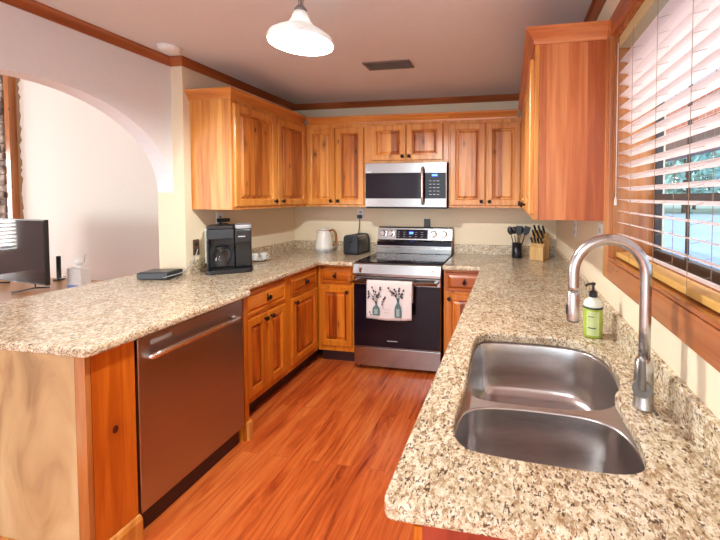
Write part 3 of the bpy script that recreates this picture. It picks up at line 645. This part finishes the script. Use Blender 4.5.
bm = B(); box(bm, 0, -.62, .896, RW, -.09, .917); obj('cooktop', bm, 'glassblk', t, bevel=.002)
bm = B()
for (x, y, r) in ((.19, -.22, .08), (.19, -.47, .11), (.56, -.22, .09), (.56, -.47, .10)):
    for q in (r, r*.6): lathe(bm, [(q, .9174), (q, .918), (q-.002, .918), (q-.002, .9174)], (x, y, 0), 32, cap=False)
obj('burner_ring', bm, 'grey', t)
bgp = obj('backguard', ring_solid(B(), [[(x, -.10, .918), (x, -.10, 1.03), (x, -.075, 1.045), (x, -.055, 1.16), (x, -.045, 1.172), (x, -.02, 1.172), (x, -.02, .918)] for x in (0, RW)]), 'steel', t, bevel=.002)
bm = B(); box(bm, .003, -.1015, .990, RW-.003, -.1003, 1.030); obj('shadow_strip', bm, 'glassblk', bgp)
bm = B(); box(bm, .0, -.125, .9175, RW, -.1018, .975); obj('rear_vent', bm, 'steel', t, bevel=.003)
rot = Matrix.Translation((0, -.0655, 1.1025)) @ Matrix.Rotation(math.radians(-9.9), 4, 'X')
bm = B(); box(bm, .19, -.0035, -.045, .51, -.0005, .045, rot); cp = obj('control_display', bm, 'glassblk', bgp)
bm = B(); box(bm, .325, -.0048, .002, .365, -.0037, .022, rot); obj('clock_digits', bm, 'blue', cp)
bm = B()
for i in range(5):
    for j in (-1, 0, 1):
        if i == 2 and j == 1: continue
        box(bm, .205+i*.06, -.0048, j*.022-.004, .225+i*.06, -.0037, j*.022-.002, rot)
obj('button_print', bm, 'icon', cp)
for x in (.06, .14, .575, .675):
    bm = B(); lathe(bm, [(.033, 0), (.033, -.005), (.025, -.007), (.023, -.03), (.020, -.034), (.001, -.034)], (0, 0, 0), 24, 'y'); box(bm, -.005, -.038, -.022, .005, -.03, .022)
    k = obj('knob', bm, 'chrome', t, smooth=False); k.location = (x, -.0665, 1.105); k.rotation_euler = (math.radians(-9.9), 0, 0)
# towel over the oven handle
def towel():
    x0, x1 = RX0+.150, RX0+.535; NX, rows = 26, []
    def wav(u, d): return .004*math.sin(u*15+d*3)*min(1, d*6)+.003*math.sin(u*31+1)*min(1, d*4)
    path = []
    for i in range(9): path.append((-.6968-.0*(i), .62+.148*i/8, 0))              # back drop, inner side
    yc, zc_ = -.715, .768; rr_ = .0185
    P = [(-.6965, .768-.16+.16*i/6) for i in range(6)]
    P += [(yc+rr_*math.cos(a), zc_+rr_*math.sin(a)) for a in [PI*i/8 for i in range(9)]]
    P += [(yc-rr_-.003*i/12, zc_-.29*i/12) for i in range(1, 13)]
    bm = B(); vs_ = []
    for j, (y, z) in enumerate(P):
        row = []
        for i in range(NX+1):
            u = i/NX; d = max(0, zc_-z); front = j > 10
            xx = x0+(x1-x0)*u; sh = 1+.02*d*(1 if front else 0)
            row.append(bm.verts.new((xx-.01*d*(u), y-(abs(wav(u, d)) if front else -abs(wav(u, d))*.3), z-(.012*math.sin(u*PI)*d/.29 if front else 0))))
        vs_.append(row)
    for a, b in zip(vs_, vs_[1:]):
        for i in range(NX): bm.faces.new((a[i], a[i+1], b[i+1], b[i]))
    o = obj('dish_towel', bm, 'towel', None, smooth=True); md = o.modifiers.new('s', 'SOLIDIFY'); md.thickness = .0025; md.offset = 0
    tag(o, 'white dish towel printed with two bottles and sprigs on the oven handle', 'towel')
    yf = -.7485
    SH = RX0+.012
    def flat(pts, dy=0): return ring_solid(B(), [[(x, yf+dy, z) for x, z in pts], [(x, yf+dy-.0008, z) for x, z in pts]])
    def bottle(cx, z0, w_, h_, neck, m):
        w_ *= 1.3; h_ *= 1.1; neck *= 1.3
        L = [(-w_, 0), (-w_*1.05, h_*.35), (-w_*.9, h_*.55), (-neck, h_*.75), (-neck, h_)]
        pts = [(cx+a, z0+b) for a, b in L]+[(cx-a, z0+b) for a, b in L[::-1]]
        obj('printed_bottle', flat(pts), 'inkd', o); obj('printed_bottle_highlight', flat([(cx-w_*.5, z0+.012), (cx-w_*.5, z0+h_*.45), (cx+w_*.4, z0+h_*.45), (cx+w_*.4, z0+.012)], -.001), m, o)
    bottle(SH+.225, .505, .024, .105, .006, 'inkl'); bottle(SH+.41, .495, .022, .145, .008, 'inkl')
    bm = B()
    def stem(pts, r=.0012): tube(bm, [(x, yf-.001, z) for x, z in pts], r, 4)
    fl_ = []
    for bx, bz, tips in ((SH+.225, .60, [(.16, .70), (.19, .735), (.22, .70), (.26, .735), (.165, .66), (.25, .69)]), (SH+.41, .63, [(.33, .735), (.36, .70), (.38, .725), (.42, .735), (.455, .72), (.44, .69)])):
        for tx, tz in tips:
            stem([(bx, bz), ((bx+SH+tx)/2, (bz+tz)/2+.01), (SH+tx, tz)]); fl_.append((SH+tx, tz)); fl_.append((SH+tx+random.uniform(-.02, .02), tz-random.uniform(.01, .03))); fl_.append(((bx+SH+tx)/2+.006, (bz+tz)/2+.01))
    stem([(SH+.285, .56), (SH+.28, .61), (SH+.30, .65)]); fl_ += [(SH+.278, .62), (SH+.29, .64), (SH+.3, .655), (SH+.275, .60), (SH+.17, .53), (SH+.18, .51)]
    for x, z in fl_:
        r0 = random.uniform(.006, .0115); a0 = random.random()
        ring_solid(bm, [[(x+r0*math.cos(a0+k*PI/3)*(1 if k % 2 else .6), yf-d, z+r0*math.sin(a0+k*PI/3)) for k in range(6)] for d in (.001, .002)])
    obj('printed_sprigs', bm, 'inkb', o)
    bm = B()
    for k in range(2):
        pts = [(SH+.29+.006*i, .56-.028*k+.004*math.sin(i*2.1+k)) for i in range(10)]
        tube(bm, [(x, yf-.001, z) for x, z in pts], .001, 4)
    obj('printed_script', bm, 'inkp', o)
towel()

# ------------------------------------------------------------------ microwave
t = thing('microwave', 'stainless over-the-range microwave hanging under the short cabinet', 'microwave', (.966, 0, 1.372))
MW, MH = .756, .405
obj('body', box(B(), 0, -.372, .0, MW, -.003, MH), 'blackm', t)
d_ = obj('door', box(B(), 0, -.40, .008, MW, -.373, MH), 'steel', t, bevel=.003)
obj('window', box(B(), .006, -.4035, .085, .535, -.4005, .315), 'glassblk', d_, bevel=.001)
cpn = obj('control_panel', box(B(), .545, -.4035, .085, MW-.006, -.4005, .315), 'glassblk', t, bevel=.001)
obj('clock_display', box(B(), .625, -.4048, .283, .675, -.4037, .30), 'blue', cpn)
bm = B()
for i in range(3):
    for j in range(5): box(bm, .60+i*.035, -.4046, .12+j*.03, .622+i*.035, -.4037, .124+j*.03)
obj('button_print', bm, 'icon', cpn)
bm = B(); tube(bm, smoothpath([(.545, -.402, .36), (.545, -.425, .35), (.545, -.437, .30), (.545, -.440, .20), (.545, -.437, .10), (.545, -.425, .05), (.545, -.402, .04)], 4), .0125, 12); obj('handle', bm, 'chrome', t, smooth=True)
obj('bottom_grille', box(B(), .01, -.395, -.006, MW-.01, -.02, -.0005), 'black', t)
bm = B(); box(bm, .02, -.4048, .318, .06, -.4005, .33); obj('badge', bm, 'white', t)

# ------------------------------------------------------------------ coffee maker
t = thing('coffee_maker', 'black dual coffee maker with glass carafe on the left counter', 'coffee maker', (.198, -1.135, ZC1+.001), math.radians(38)); t.scale = (.90, .90, 1.06)
obj('base', slab(fillet([(-.165, -.16), (.165, -.16), (.165, .12), (-.165, .12)], [.05, .06, .02, .02]), [], 0, .026), 'black', t, bevel=.003)
bm = B(); box(bm, -.158, -.01, .027, .03, .115, .30); box(bm, -.158, -.125, .235, .03, -.01, .30); box(bm, -.158, -.125, .027, -.145, -.01, .235); obj('housing', bm, 'slate', t, bevel=.006)
bm = B(); box(bm, .036, -.06, .027, .155, .115, .30); box(bm, .036, -.13, .20, .155, -.06, .30); obj('single_serve_tower', bm, 'black', t, bevel=.01)
obj('lid', slab(fillet([(-.158, -.13), (.03, -.13), (.03, .115), (-.158, .115)], .02), [], .301, .325), 'black', t, bevel=.006)
obj('pod_lid', slab(fillet([(.036, -.14), (.158, -.14), (.158, .09), (.036, .09)], .04), [], .302, .33), 'grey', t, bevel=.006)['label'] = 'grey lid of the single-serve side'
obj('water_tank', box(B(), -.182, .0, .06, -.1595, .115, .30), 'soapcap', t, bevel=.004)
bm = B(); lathe(bm, [(.055, .031), (.064, .045), (.066, .09), (.055, .135), (.042, .155), (.045, .165)], (-.06, -.07, 0), 24, cap=False); cf = obj('carafe', bm, 'carafe', t, smooth=True)
bm = B(); lathe(bm, [(.046, .165), (.047, .18), (.02, .186), (.001, .186)], (-.06, -.07, 0), 20); obj('carafe_lid', bm, 'black', cf)
bm = B(); tube(bm, smoothpath([(-.025, -.105, .165), (.0, -.13, .15), (.003, -.135, .11), (-.02, -.115, .07)], 4), .008, 8); obj('carafe_handle', bm, 'black', cf, smooth=True)
bm = B(); box(bm, .06, -.1325, .245, .11, -.1305, .252); obj('badge', bm, 'icon', t)
# ------------------------------------------------------------------ outlets with plugs and cords
def outlet(loc, rz, label, name='wall_outlet', m='white', plug=False, h=.115, w_=.07):
    t = thing(name, label, 'outlet', loc, rz)
    pt = obj('cover_plate', box(B(), -w_/2, -.0075, -h/2, w_/2, -.0015, h/2), m, t, bevel=.0015)
    bm = B()
    for s_ in (-1, 1):
        box(bm, -.013, -.0095, s_*.022-.012, .013, -.008, s_*.022+.012)
    obj('receptacle', bm, 'grey' if m == 'white' else 'black', pt)
    return t
outlet((.752, -.001, 1.292), 0, 'white wall outlet behind the toaster with a black plug')
outlet((1.457, -.001, 1.212), 0, 'dark wall outlet just above the range backguard', m='black', w_=.065, h=.08)
outlet((.001, -1.02, 1.285), PI/2, 'white wall outlet above the coffee maker')
outlet((W-.001, -1.02, 1.265), -PI/2, 'white outlet plate between corner and window, farther from the window')
outlet((W-.001, -1.69, 1.29), -PI/2, 'white outlet plate right beside the window casing')
t = outlet((.001, -1.245, 1.10), PI/2, 'brown cover plate on the left wall by the coffee maker', m='brownplate', w_=.05)
bm = B(); box(bm, -.02, -.036, -.036, .02, -.0, -.0); tube(bm, smoothpath([(0, -.02, -.036), (.0, -.03, -.12), (-.02, -.022, -.22), (-.04, -.04, -.30), (-.05, -.07, -.365)], 6), .004, 8)
o = obj('power_cord', bm, 'black'); o.location = (.752, -.012, 1.287); toaster_cord = o
bm = B(); box(bm, -.04, -.05, -.014, .04, 0, .014); box(bm, -.015, -.04, -.05, .03, 0, -.025)
tube(bm, smoothpath([(-.03, -.03, 0), (-.07, -.05, -.03), (-.085, -.03, -.10)], 5), .004, 8)
o = obj('power_adapter', bm, 'black', bevel=.003); o.location = (.0115, -1.02, 1.285); o.rotation_euler = (0, 0, PI/2); tag(o, 'black plug adapter in the outlet over the coffee maker', 'adapter')
bm = B(); tube(bm, smoothpath([(0, 0, 0), (.012, -.02, -.02), (.02, -.05, -.07), (.04, -.13, -.12), (.07, -.19, -.128), (.03, -.30, -.145)], 6), .003, 8)
o = obj('power_cord', bm, 'grey'); o.location = (.0125, -1.24, 1.085); box_cord = o
# set-top box on the peninsula
t = thing('set_top_box', 'flat black electronics box on the peninsula near the arch', 'electronics box', (-.17, -1.26+.02, ZC1+.001), math.radians(12))
t.location = (-.085, -1.445, ZC1+.001); t.scale = (.95, .95, 1.1)
obj('case', box(B(), -.105, -.08, .003, .105, .08, .042), 'slate', t, bevel=.004)
obj('top_plate', box(B(), -.095, -.07, .0425, .095, .07, .045), 'black', t, bevel=.001)
bm = B()
for x in (-.09, .08):
    for y in (-.065, .055): box(bm, x, y, 0, x+.012, y+.012, .0028)
obj('foot', bm, 'blackm', t)
# saucer and cups
t = tag(obj('serving_plate', lathe(B(), [(.001, 0), (.045, 0), (.05, .004), (.075, .012), (.088, .02), (.086, .0225), (.07, .015), (.045, .008), (.001, .007)], n=32), 'porc', smooth=True), 'round white plate carrying cups beside the coffee maker', 'plate')
PX, PY = .135, -.735; t.location = (PX, PY, ZC1+.001)
def cup(dx, dy, rz, lab):
    c = thing('coffee_cup', lab, 'cup', (PX+dx, PY+dy, ZC1+.0095), rz, 'white cups on the plate')
    obj('cup_body', lathe(B(), [(.001, 0), (.017, 0), (.019, .004), (.026, .03), (.0285, .055), (.0265, .055), (.024, .03), (.015, .006), (.001, .005)], n=24), 'porc', c, smooth=True)
    obj('handle', tube(B(), smoothpath([(.026, 0, .045), (.04, 0, .042), (.042, 0, .025), (.024, 0, .016)], 4), .003, 8), 'porc', c, smooth=True)
cup(-.028, -.025, 2.4, 'white cup on the plate, the one nearer the coffee maker'); cup(.012, .033, .6, 'white cup on the plate, the one farther from the coffee maker')
# electric kettle
t = thing('electric_kettle', 'white electric kettle with brown handle in the left corner', 'kettle', (.415, -.14, ZC1+.001), math.radians(8)); t.scale = (1.1, 1.1, 1.08)
obj('power_base', lathe(B(), [(.001, 0), (.078, 0), (.08, .006), (.078, .018), (.001, .018)], n=28), 'grey', t, smooth=False)
obj('kettle_body', lathe(B(), [(.001, .019), (.074, .019), (.082, .03), (.081, .05), (.07, .12), (.056, .185), (.050, .2), (.001, .2)], n=32), 'cream', t, smooth=True)
obj('lid', lathe(B(), [(.049, .201), (.047, .208), (.02, .214), (.006, .216), (.006, .226), (.01, .229), (.009, .237), (.001, .239)], n=24), 'cream', t, smooth=True)
obj('lid_ring', lathe(B(), [(.0505, .1995), (.052, .201), (.0505, .204)], n=28, cap=False), 'kwood', t)
obj('handle', tube(B(), smoothpath([(.045, 0, .19), (.08, 0, .205), (.105, 0, .18), (.112, 0, .13), (.108, 0, .08), (.078, 0, .06)], 5), .0095, 10), 'kwood', t, smooth=True)['label'] = 'brown wooden handle'
bm = B(); ring_solid(bm, [[(-.045, -.02, .15), (-.045, .02, .15), (-.045, .026, .195), (-.045, -.026, .195)], [(-.07, -.005, .18), (-.07, .005, .18), (-.082, .008, .195), (-.082, -.008, .195)]]); obj('spout', bm, 'cream', t, bevel=.002)
# toaster
t = thing('toaster', 'black and steel two-slot toaster left of the range', 'toaster', (.79, -.19, ZC1+.001), math.radians(-8)); t.scale = (.92, .85, 1)
obj('base', box(B(), -.082, -.135, .004, .082, .135, .02), 'black', t, bevel=.003)
bm = B(); ring_solid(bm, [[(x, y, z) for x, z in fillet([(-.08, .021), (.08, .021), (.078, .185), (-.078, .185)], [.002, .002, .04, .04], 5)] for y in (-.10, .10)]); obj('metal_wrap', bm, 'steel', t, smooth=False)
for s_, nm in ((-1, 'end_cap'), (1, 'end_cap')):
    bm = B(); ring_solid(bm, [[(x, y, z) for x, z in fillet([(-.083, .021), (.083, .021), (.081, .19), (-.081, .19)], [.002, .002, .045, .045], 5)] for y in (s_*.1005, s_*.135)]); e = obj('end_cap', bm, 'slate', t, bevel=.008, seg=3)
    if s_ < 0:
        obj('lever_slot', box(B(), -.006, -.1372, .06, .006, -.1355, .15), 'blackm', e); obj('lever', box(B(), -.02, -.155, .125, .02, -.1375, .138), 'black', e, bevel=.003)
bm = B(); box(bm, -.045, -.085, .1853, -.018, .085, .1875); box(bm, .018, -.085, .1853, .045, .085, .1875); obj('bread_slot', bm, 'blackm', t)
obj('foot', box(box(B(), -.07, -.12, 0, -.05, .12, .0038), .05, -.12, 0, .07, .12, .0038), 'blackm', t)
# utensil crock and utensils
UX, UY = 2.335, -.15
t = obj('utensil_crock', lathe(B(), [(.001, 0), (.043, 0), (.045, .004), (.045, .135), (.041, .135), (.041, .008), (.001, .008)], n=28), 'black', smooth=True); t.location = (UX, UY, ZC1+.001)
tag(t, 'black cylindrical utensil holder in the right back corner', 'utensil holder')
ul = [('spoon', -.07, 0, 'black serving spoon leaning left out of the holder'), ('ladle', -.028, .02, 'black ladle near the middle of the holder'), ('spatula', .018, .0, 'black flat spatula in the holder'), ('spoon', .045, .075, 'black slotted spoon leaning right in the holder'), ('spatula', .10, -.02, 'black turner leaning farthest right in the holder')]
for i, (k, dx, dy, lab) in enumerate(ul):
    u = thing('cooking_'+k if k != 'ladle' else 'soup_ladle', lab, k, (UX+dx*.1, UY+(i-2)*.005, ZC1+.018), 0, 'black utensils in the holder')
    top = Vector((dx*.62, dy*.7+(i-2)*.005, .19))
    obj('handle', tube(B(), [(0, 0, 0), top*.5, top], [.0045, .005, .004], 8), 'kwood' if i in (1, 3) else 'black', u, smooth=True)
    d0 = top.normalized(); e = top+d0*.055
    bm = B()
    if k == 'spoon' or k == 'ladle':
        mat = Matrix.Translation(e-d0*.012) @ Matrix.Rotation(math.atan2(d0.x, d0.z), 4, 'Y') @ Matrix.Diagonal((.026 if k == 'spoon' else .034, .012, .04 if k == 'spoon' else .034, 1))
        bmesh.ops.create_uvsphere(bm, u_segments=16, v_segments=10, radius=1, matrix=mat)
    else:
        mat = Matrix.Translation(top) @ Matrix.Rotation(math.atan2(d0.x, d0.z), 4, 'Y')
        ring_solid(bm, [[(x, y, z) for x, z in ((-.012, 0), (.012, 0), (.028, .03), (.028, .085), (-.028, .085), (-.028, .03))] for y in (-.003, .003)]); bmesh.ops.transform(bm, matrix=mat, verts=bm.verts)
    obj('head', bm, 'black', u, smooth=k != 'spatula')
# knife block
t = thing('knife_block', 'light wood knife block beside the utensil holder', 'knife block', (2.535, -.18, ZC1+.001), math.radians(-22)); t.scale = (1.12, 1.12, 1.12)
bm = B(); ring_solid(bm, [[(x, y, z) for y, z in ((-.085, 0), (.085, 0), (.085, .20), (.03, .215), (-.085, .10))] for x in (-.055, .055)]); obj('block', bm, 'block', t, bevel=.002)
kd = Vector((0, -.707, .80)).normalized()
n = 0
for r_, (y, z) in enumerate(((-.055, .132), (-.015, .17), (.02, .205))):
    for c_ in range(3 if r_ else 4):
        x = (-.034+.034*c_) if r_ else (-.039+.026*c_)
        L = .085 if r_ else .06; s0 = Vector((x, y, z)); 
        kroot = thing('kitchen_knife', '%s black-handled knife of the %s row in the knife block' % (('leftmost', 'second', 'third', 'rightmost')[c_] if not r_ else ('left', 'middle', 'right')[c_], ('lowest', 'middle', 'top')[r_]), 'knife', tuple(t.location), t.rotation_euler.z, 'knives in the knife block'); kroot.scale = t.scale
        a = s0+kd*.004; b = s0+kd*L
        obj('handle', tube(B(), [a, a.lerp(b, .5), b], [.0085, .0095, .0085], 8), 'black', kroot, smooth=True)
# ------------------------------------------------------------------ pendant, detector, vent
t = thing('pendant_lamp', 'white glass pendant lamp glowing under the ceiling', 'lamp', (LAMP[0], LAMP[1], H))
zr = LAMP[2]-H
obj('lamp_shade', lathe(B(), [(.139, zr), (.140, zr+.006), (.131, zr+.03), (.10, zr+.052), (.06, zr+.076), (.042, zr+.10), (.030, zr+.135), (.028, zr+.137), (.040, zr+.098), (.058, zr+.073), (.098, zr+.049), (.128, zr+.028), (.136, zr+.006), (.136, zr)], n=40, cap=False), 'shade_w', t, smooth=True)
bm = B(); lathe(bm, [(.026, zr+.132), (.027, zr+.15), (.015, zr+.165), (.008, zr+.17)], n=20)
obj('socket_cap', bm, 'pewter', t, smooth=True)
bm = B(); tube(bm, [(0, 0, zr+.165), (0, 0, -.02)], .005, 8); tube(bm, smoothpath([(.008, 0, zr+.16), (.014, 0, zr+.21), (.006, 0, -.02)], 4), .0018, 6); tube(bm, smoothpath([(-.008, 0, zr+.16), (-.014, .004, zr+.2), (-.006, 0, -.02)], 4), .0018, 6); obj('stem', bm, 'pewter', t)
obj('canopy', lathe(B(), [(.001, -.025), (.02, -.025), (.05, -.015), (.06, -.002), (.06, -.0005)], n=28), 'pewter', t, smooth=True)
bm = B(); bmesh.ops.create_uvsphere(bm, u_segments=16, v_segments=10, radius=.022, matrix=Matrix.Translation((0, 0, zr+.09))); obj('bulb', bm, 'bulb', t, smooth=True)
o = obj('smoke_detector', lathe(B(), [(.001, -.034), (.045, -.034), (.06, -.028), (.066, -.012), (.068, -.0005), (.001, -.0005)], n=32), 'white', smooth=True); o.location = (.09, -1.50, H); tag(o, 'round white smoke detector on the ceiling by the arch', 'smoke detector')
t = thing('ceiling_vent', 'dark grey rectangular air vent in the ceiling', 'vent', (1.385, -.955, H))
obj('frame', slab([(-.175, -.075), (.175, -.075), (.175, .075), (-.175, .075)], [[(-.15, -.055), (.15, -.055), (.15, .055), (-.15, .055)]], -.008, -.0005), 'vent', t)
bm = B()
for i in range(9): box(bm, -.15, -.05+i*.0118, -.0065, .15, -.045+i*.0118, -.0025)
obj('louvers', bm, 'vent', t); obj('duct_backing', box(B(), -.15, -.055, -.0018, .15, .055, -.0006), 'blackm', t)
# ------------------------------------------------------------------ window blind
t = thing('window_blind', 'white slatted venetian blind hanging in the kitchen window', 'window blind', (W+.035, WY1-.02, WZ0))
LB = (WY1-.02)-(WY0+.02); top = WZ1-.012-WZ0
obj('headrail', box(B(), -.027, -LB, top-.048, .03, 0, top-.001), 'head', t, bevel=.002)
zs0 = .062; ns = 17; dz = (top-.06-zs0)/ns
def slat_bm(ang):
    bm = B(); c_, s_ = math.cos(ang), math.sin(ang); R = []
    for y in (-LB, 0):
        sec = [(-.025, 0), (-.012, .0022), (0, .003), (.012, .0022), (.025, 0), (.025, -.0015), (0, .0012), (-.025, -.0015)]
        R.append([(u*c_-v*s_, y, u*s_+v*c_) for u, v in sec])
    return ring_solid(bm, R)
ang = math.radians(-13)
first = None
for i in range(ns):
    if first is None: first = obj('slat', slat_bm(ang), 'ivory', t); o = first
    else: o = first.copy(); C.objects.link(o); o.parent = t
    o.location = (0, 0, zs0+dz*i)
obj('bottom_rail', box(B(), -.026, -LB, .017, .026, 0, .038), 'bamboo', t, bevel=.003)
for y in (-.02, -.175, -.40, -.62, -.85, -1.08, -1.30):
    bm = B(); tube(bm, [(-.0275, y, .02), (-.0275, y, top-.04)], .0009, 5); tube(bm, [(.0275, y, .02), (.0275, y, top-.04)], .0009, 5)
    for i in range(ns): tube(bm, [(-.0275, y, zs0+dz*i-.009), (.0275, y, zs0+dz*i+.004)], .0006, 4)
    obj('ladder_cord', bm, 'cordw', t)
obj('pull_cord', tube(B(), [(-.034, -.012, top-.03), (-.034, -.012, .27)], .0014, 6), 'ivory', t)
obj('cord_tassel', lathe(B(), [(.002, .27), (.005, .255), (.006, .235), (.001, .232)], (-.034, -.012, 0), 10), 'ivory', t)

# ------------------------------------------------------------------ living room
TX, TY, TZ = -2.1, -.95, .60
t = thing('tv_table', 'light wood table under the television beyond the peninsula', 'table', (TX, TY, 0))
obj('tabletop', box(B(), -1.3, -.40, TZ-.04, .60, .46, TZ), 'table', t, bevel=.004)
for x in (-1.15, .53):
    for y in (-.32, .33): obj('leg', box(B(), x, y, 0, x+.05, y+.05, TZ-.041), 'table', t, bevel=.003)
obj('apron', box(B(), -1.14, -.33, TZ-.12, .57, .37, TZ-.041), 'table', t)
t = thing('television', 'black flat screen television on the light wood table', 'television', (-1.85, -.97, TZ+.004), math.radians(-7.6))
sc = obj('screen_housing', box(B(), -1.06, -.0, .058, 0, .03, .655), 'black', t, bevel=.003)
obj('screen', box(B(), -1.05, -.002, .072, -.01, -.0005, .645), 'glassblk', sc)
obj('rear_bulge', box(B(), -.75, .0305, .1, -.18, .06, .40), 'blackm', t, bevel=.01)
for x in (-.84, -.20):
    bm = B(); tube(bm, [(x-.0, .015, .07), (x, .015, .02), (x-.03, -.13, .006)], .008, 8); tube(bm, [(x, .015, .02), (x+.03, .10, .006)], .008, 8); obj('foot', bm, 'black', t)
o = obj('badge', box(B(), -.49, -.003, .058, -.45, -.001, .064), 'icon', sc)
t = thing('wifi_router', 'slim black upright router between the television and the white box', 'router', (-2.34, -.56, TZ+.001), .5); t.scale = (1, 1, 1.25)
obj('stand', box(B(), -.03, -.04, 0, .03, .04, .012), 'black', t, bevel=.003); obj('case', box(B(), -.017, -.01, .0125, .017, .01, .20), 'slate', t, bevel=.005)
t = thing('white_gift_box', 'white card box with a blue lower edge on the wooden table', 'box', (-1.765, -.775, TZ+.001), -.05); t.scale = (1.2, 1, 1.15)
t2 = obj('box_body', box(B(), -.075, -.04, .028, .075, .04, .165), 'box_w', t, bevel=.002); obj('box_base', box(B(), -.075, -.04, 0, .075, .04, .0275), 'box_b', t, bevel=.002)['label'] = 'blue base band'
t = thing('security_camera', 'small round white gadget standing on the white box', 'camera', (-1.76, -.775, TZ+.1925))
obj('stand', lathe(B(), [(.001, 0), (.028, 0), (.026, .008), (.008, .014), (.008, .03)], n=18), 'white', t, smooth=True)
bm = B(); bmesh.ops.create_uvsphere(bm, u_segments=20, v_segments=12, radius=.036, matrix=Matrix.Translation((0, 0, .058))); hd2 = obj('head', bm, 'white', t, smooth=True)
obj('antenna', tube(B(), [(.03, .02, .05), (.034, .03, .13)], .004, 6), 'grey', t)
bm = B(); tube(bm, smoothpath([(0, 0, 0), (.06, .0, .03), (.11, 0, .0), (.14, -.01, -.012)], 5), .003, 6); o = obj('router_cord', bm, 'black'); o.location = (-2.30, -.58, TZ+.018); tag(o, 'black cord curling on the table beside the television', 'cord')
# stone chimney breast
t = thing('stone_fireplace', 'rough stone chimney wall at the far left of the living room', 'fireplace', (-4.52, 0, 0))
bm = B(); z = 0.0; random.seed(3)
while z < 3.36:
    hh = min(random.uniform(.06, .14), 3.38-z); x = -.65
    while x < .63:
        ww = min(random.uniform(.12, .34), .65-x); dd = random.uniform(.075, .10)
        box(bm, x+.006, -dd, z+.006, x+ww-.006, -.041, z+hh-.004); x += ww
    z += hh
obj('stones', bm, 'stone', t, bevel=.012, seg=2); obj('mortar_core', box(B(), -.65, -.04, 0, .65, -.002, 3.38), 'mortar', t)
o = obj('side_post', box(B(), .651, -.075, 0, .73, -.002, 3.38), 'casing_v', t, bevel=.003); o['label'] = 'upright stained wood trim post'
bm = B()
zz = 0.3; L = []
while zz < 3.3: L.append((.0+random.uniform(.02, .07), zz)); zz += random.uniform(.02, .06)
pts = [(.0, .3)]+L+[(.0, 3.3)]
ring_solid(bm, [[(x, y, z) for x, z in pts] for y in (-.006, -.001)]); o = obj('plaster_smear', bm, 'mortar', t); o.location = (.731, 0, 0)
# living-room window blind reflected in the television
t = thing('living_window_blind', 'white slatted blind on the living room side window', 'window blind', (-5.68, -1.1, .65))
bm = B()
for i in range(25): box(bm, 0, -.69, .03+i*.06, .004, .69, .03+i*.06+.03)
obj('slats', bm, 'ivory', t)
obj('headrail', box(B(), -.01, -.695, 1.51, .04, .695, 1.549), 'white', t)
# cords belong to their appliances
def adopt(child, root):
    child.parent = root
    child.matrix_parent_inverse = Matrix.LocRotScale(root.location, root.rotation_euler, root.scale).inverted()
for o in list(C.objects):
    if o.name == 'toaster': adopt(toaster_cord, o)
    if o.name == 'set_top_box': adopt(box_cord, o)
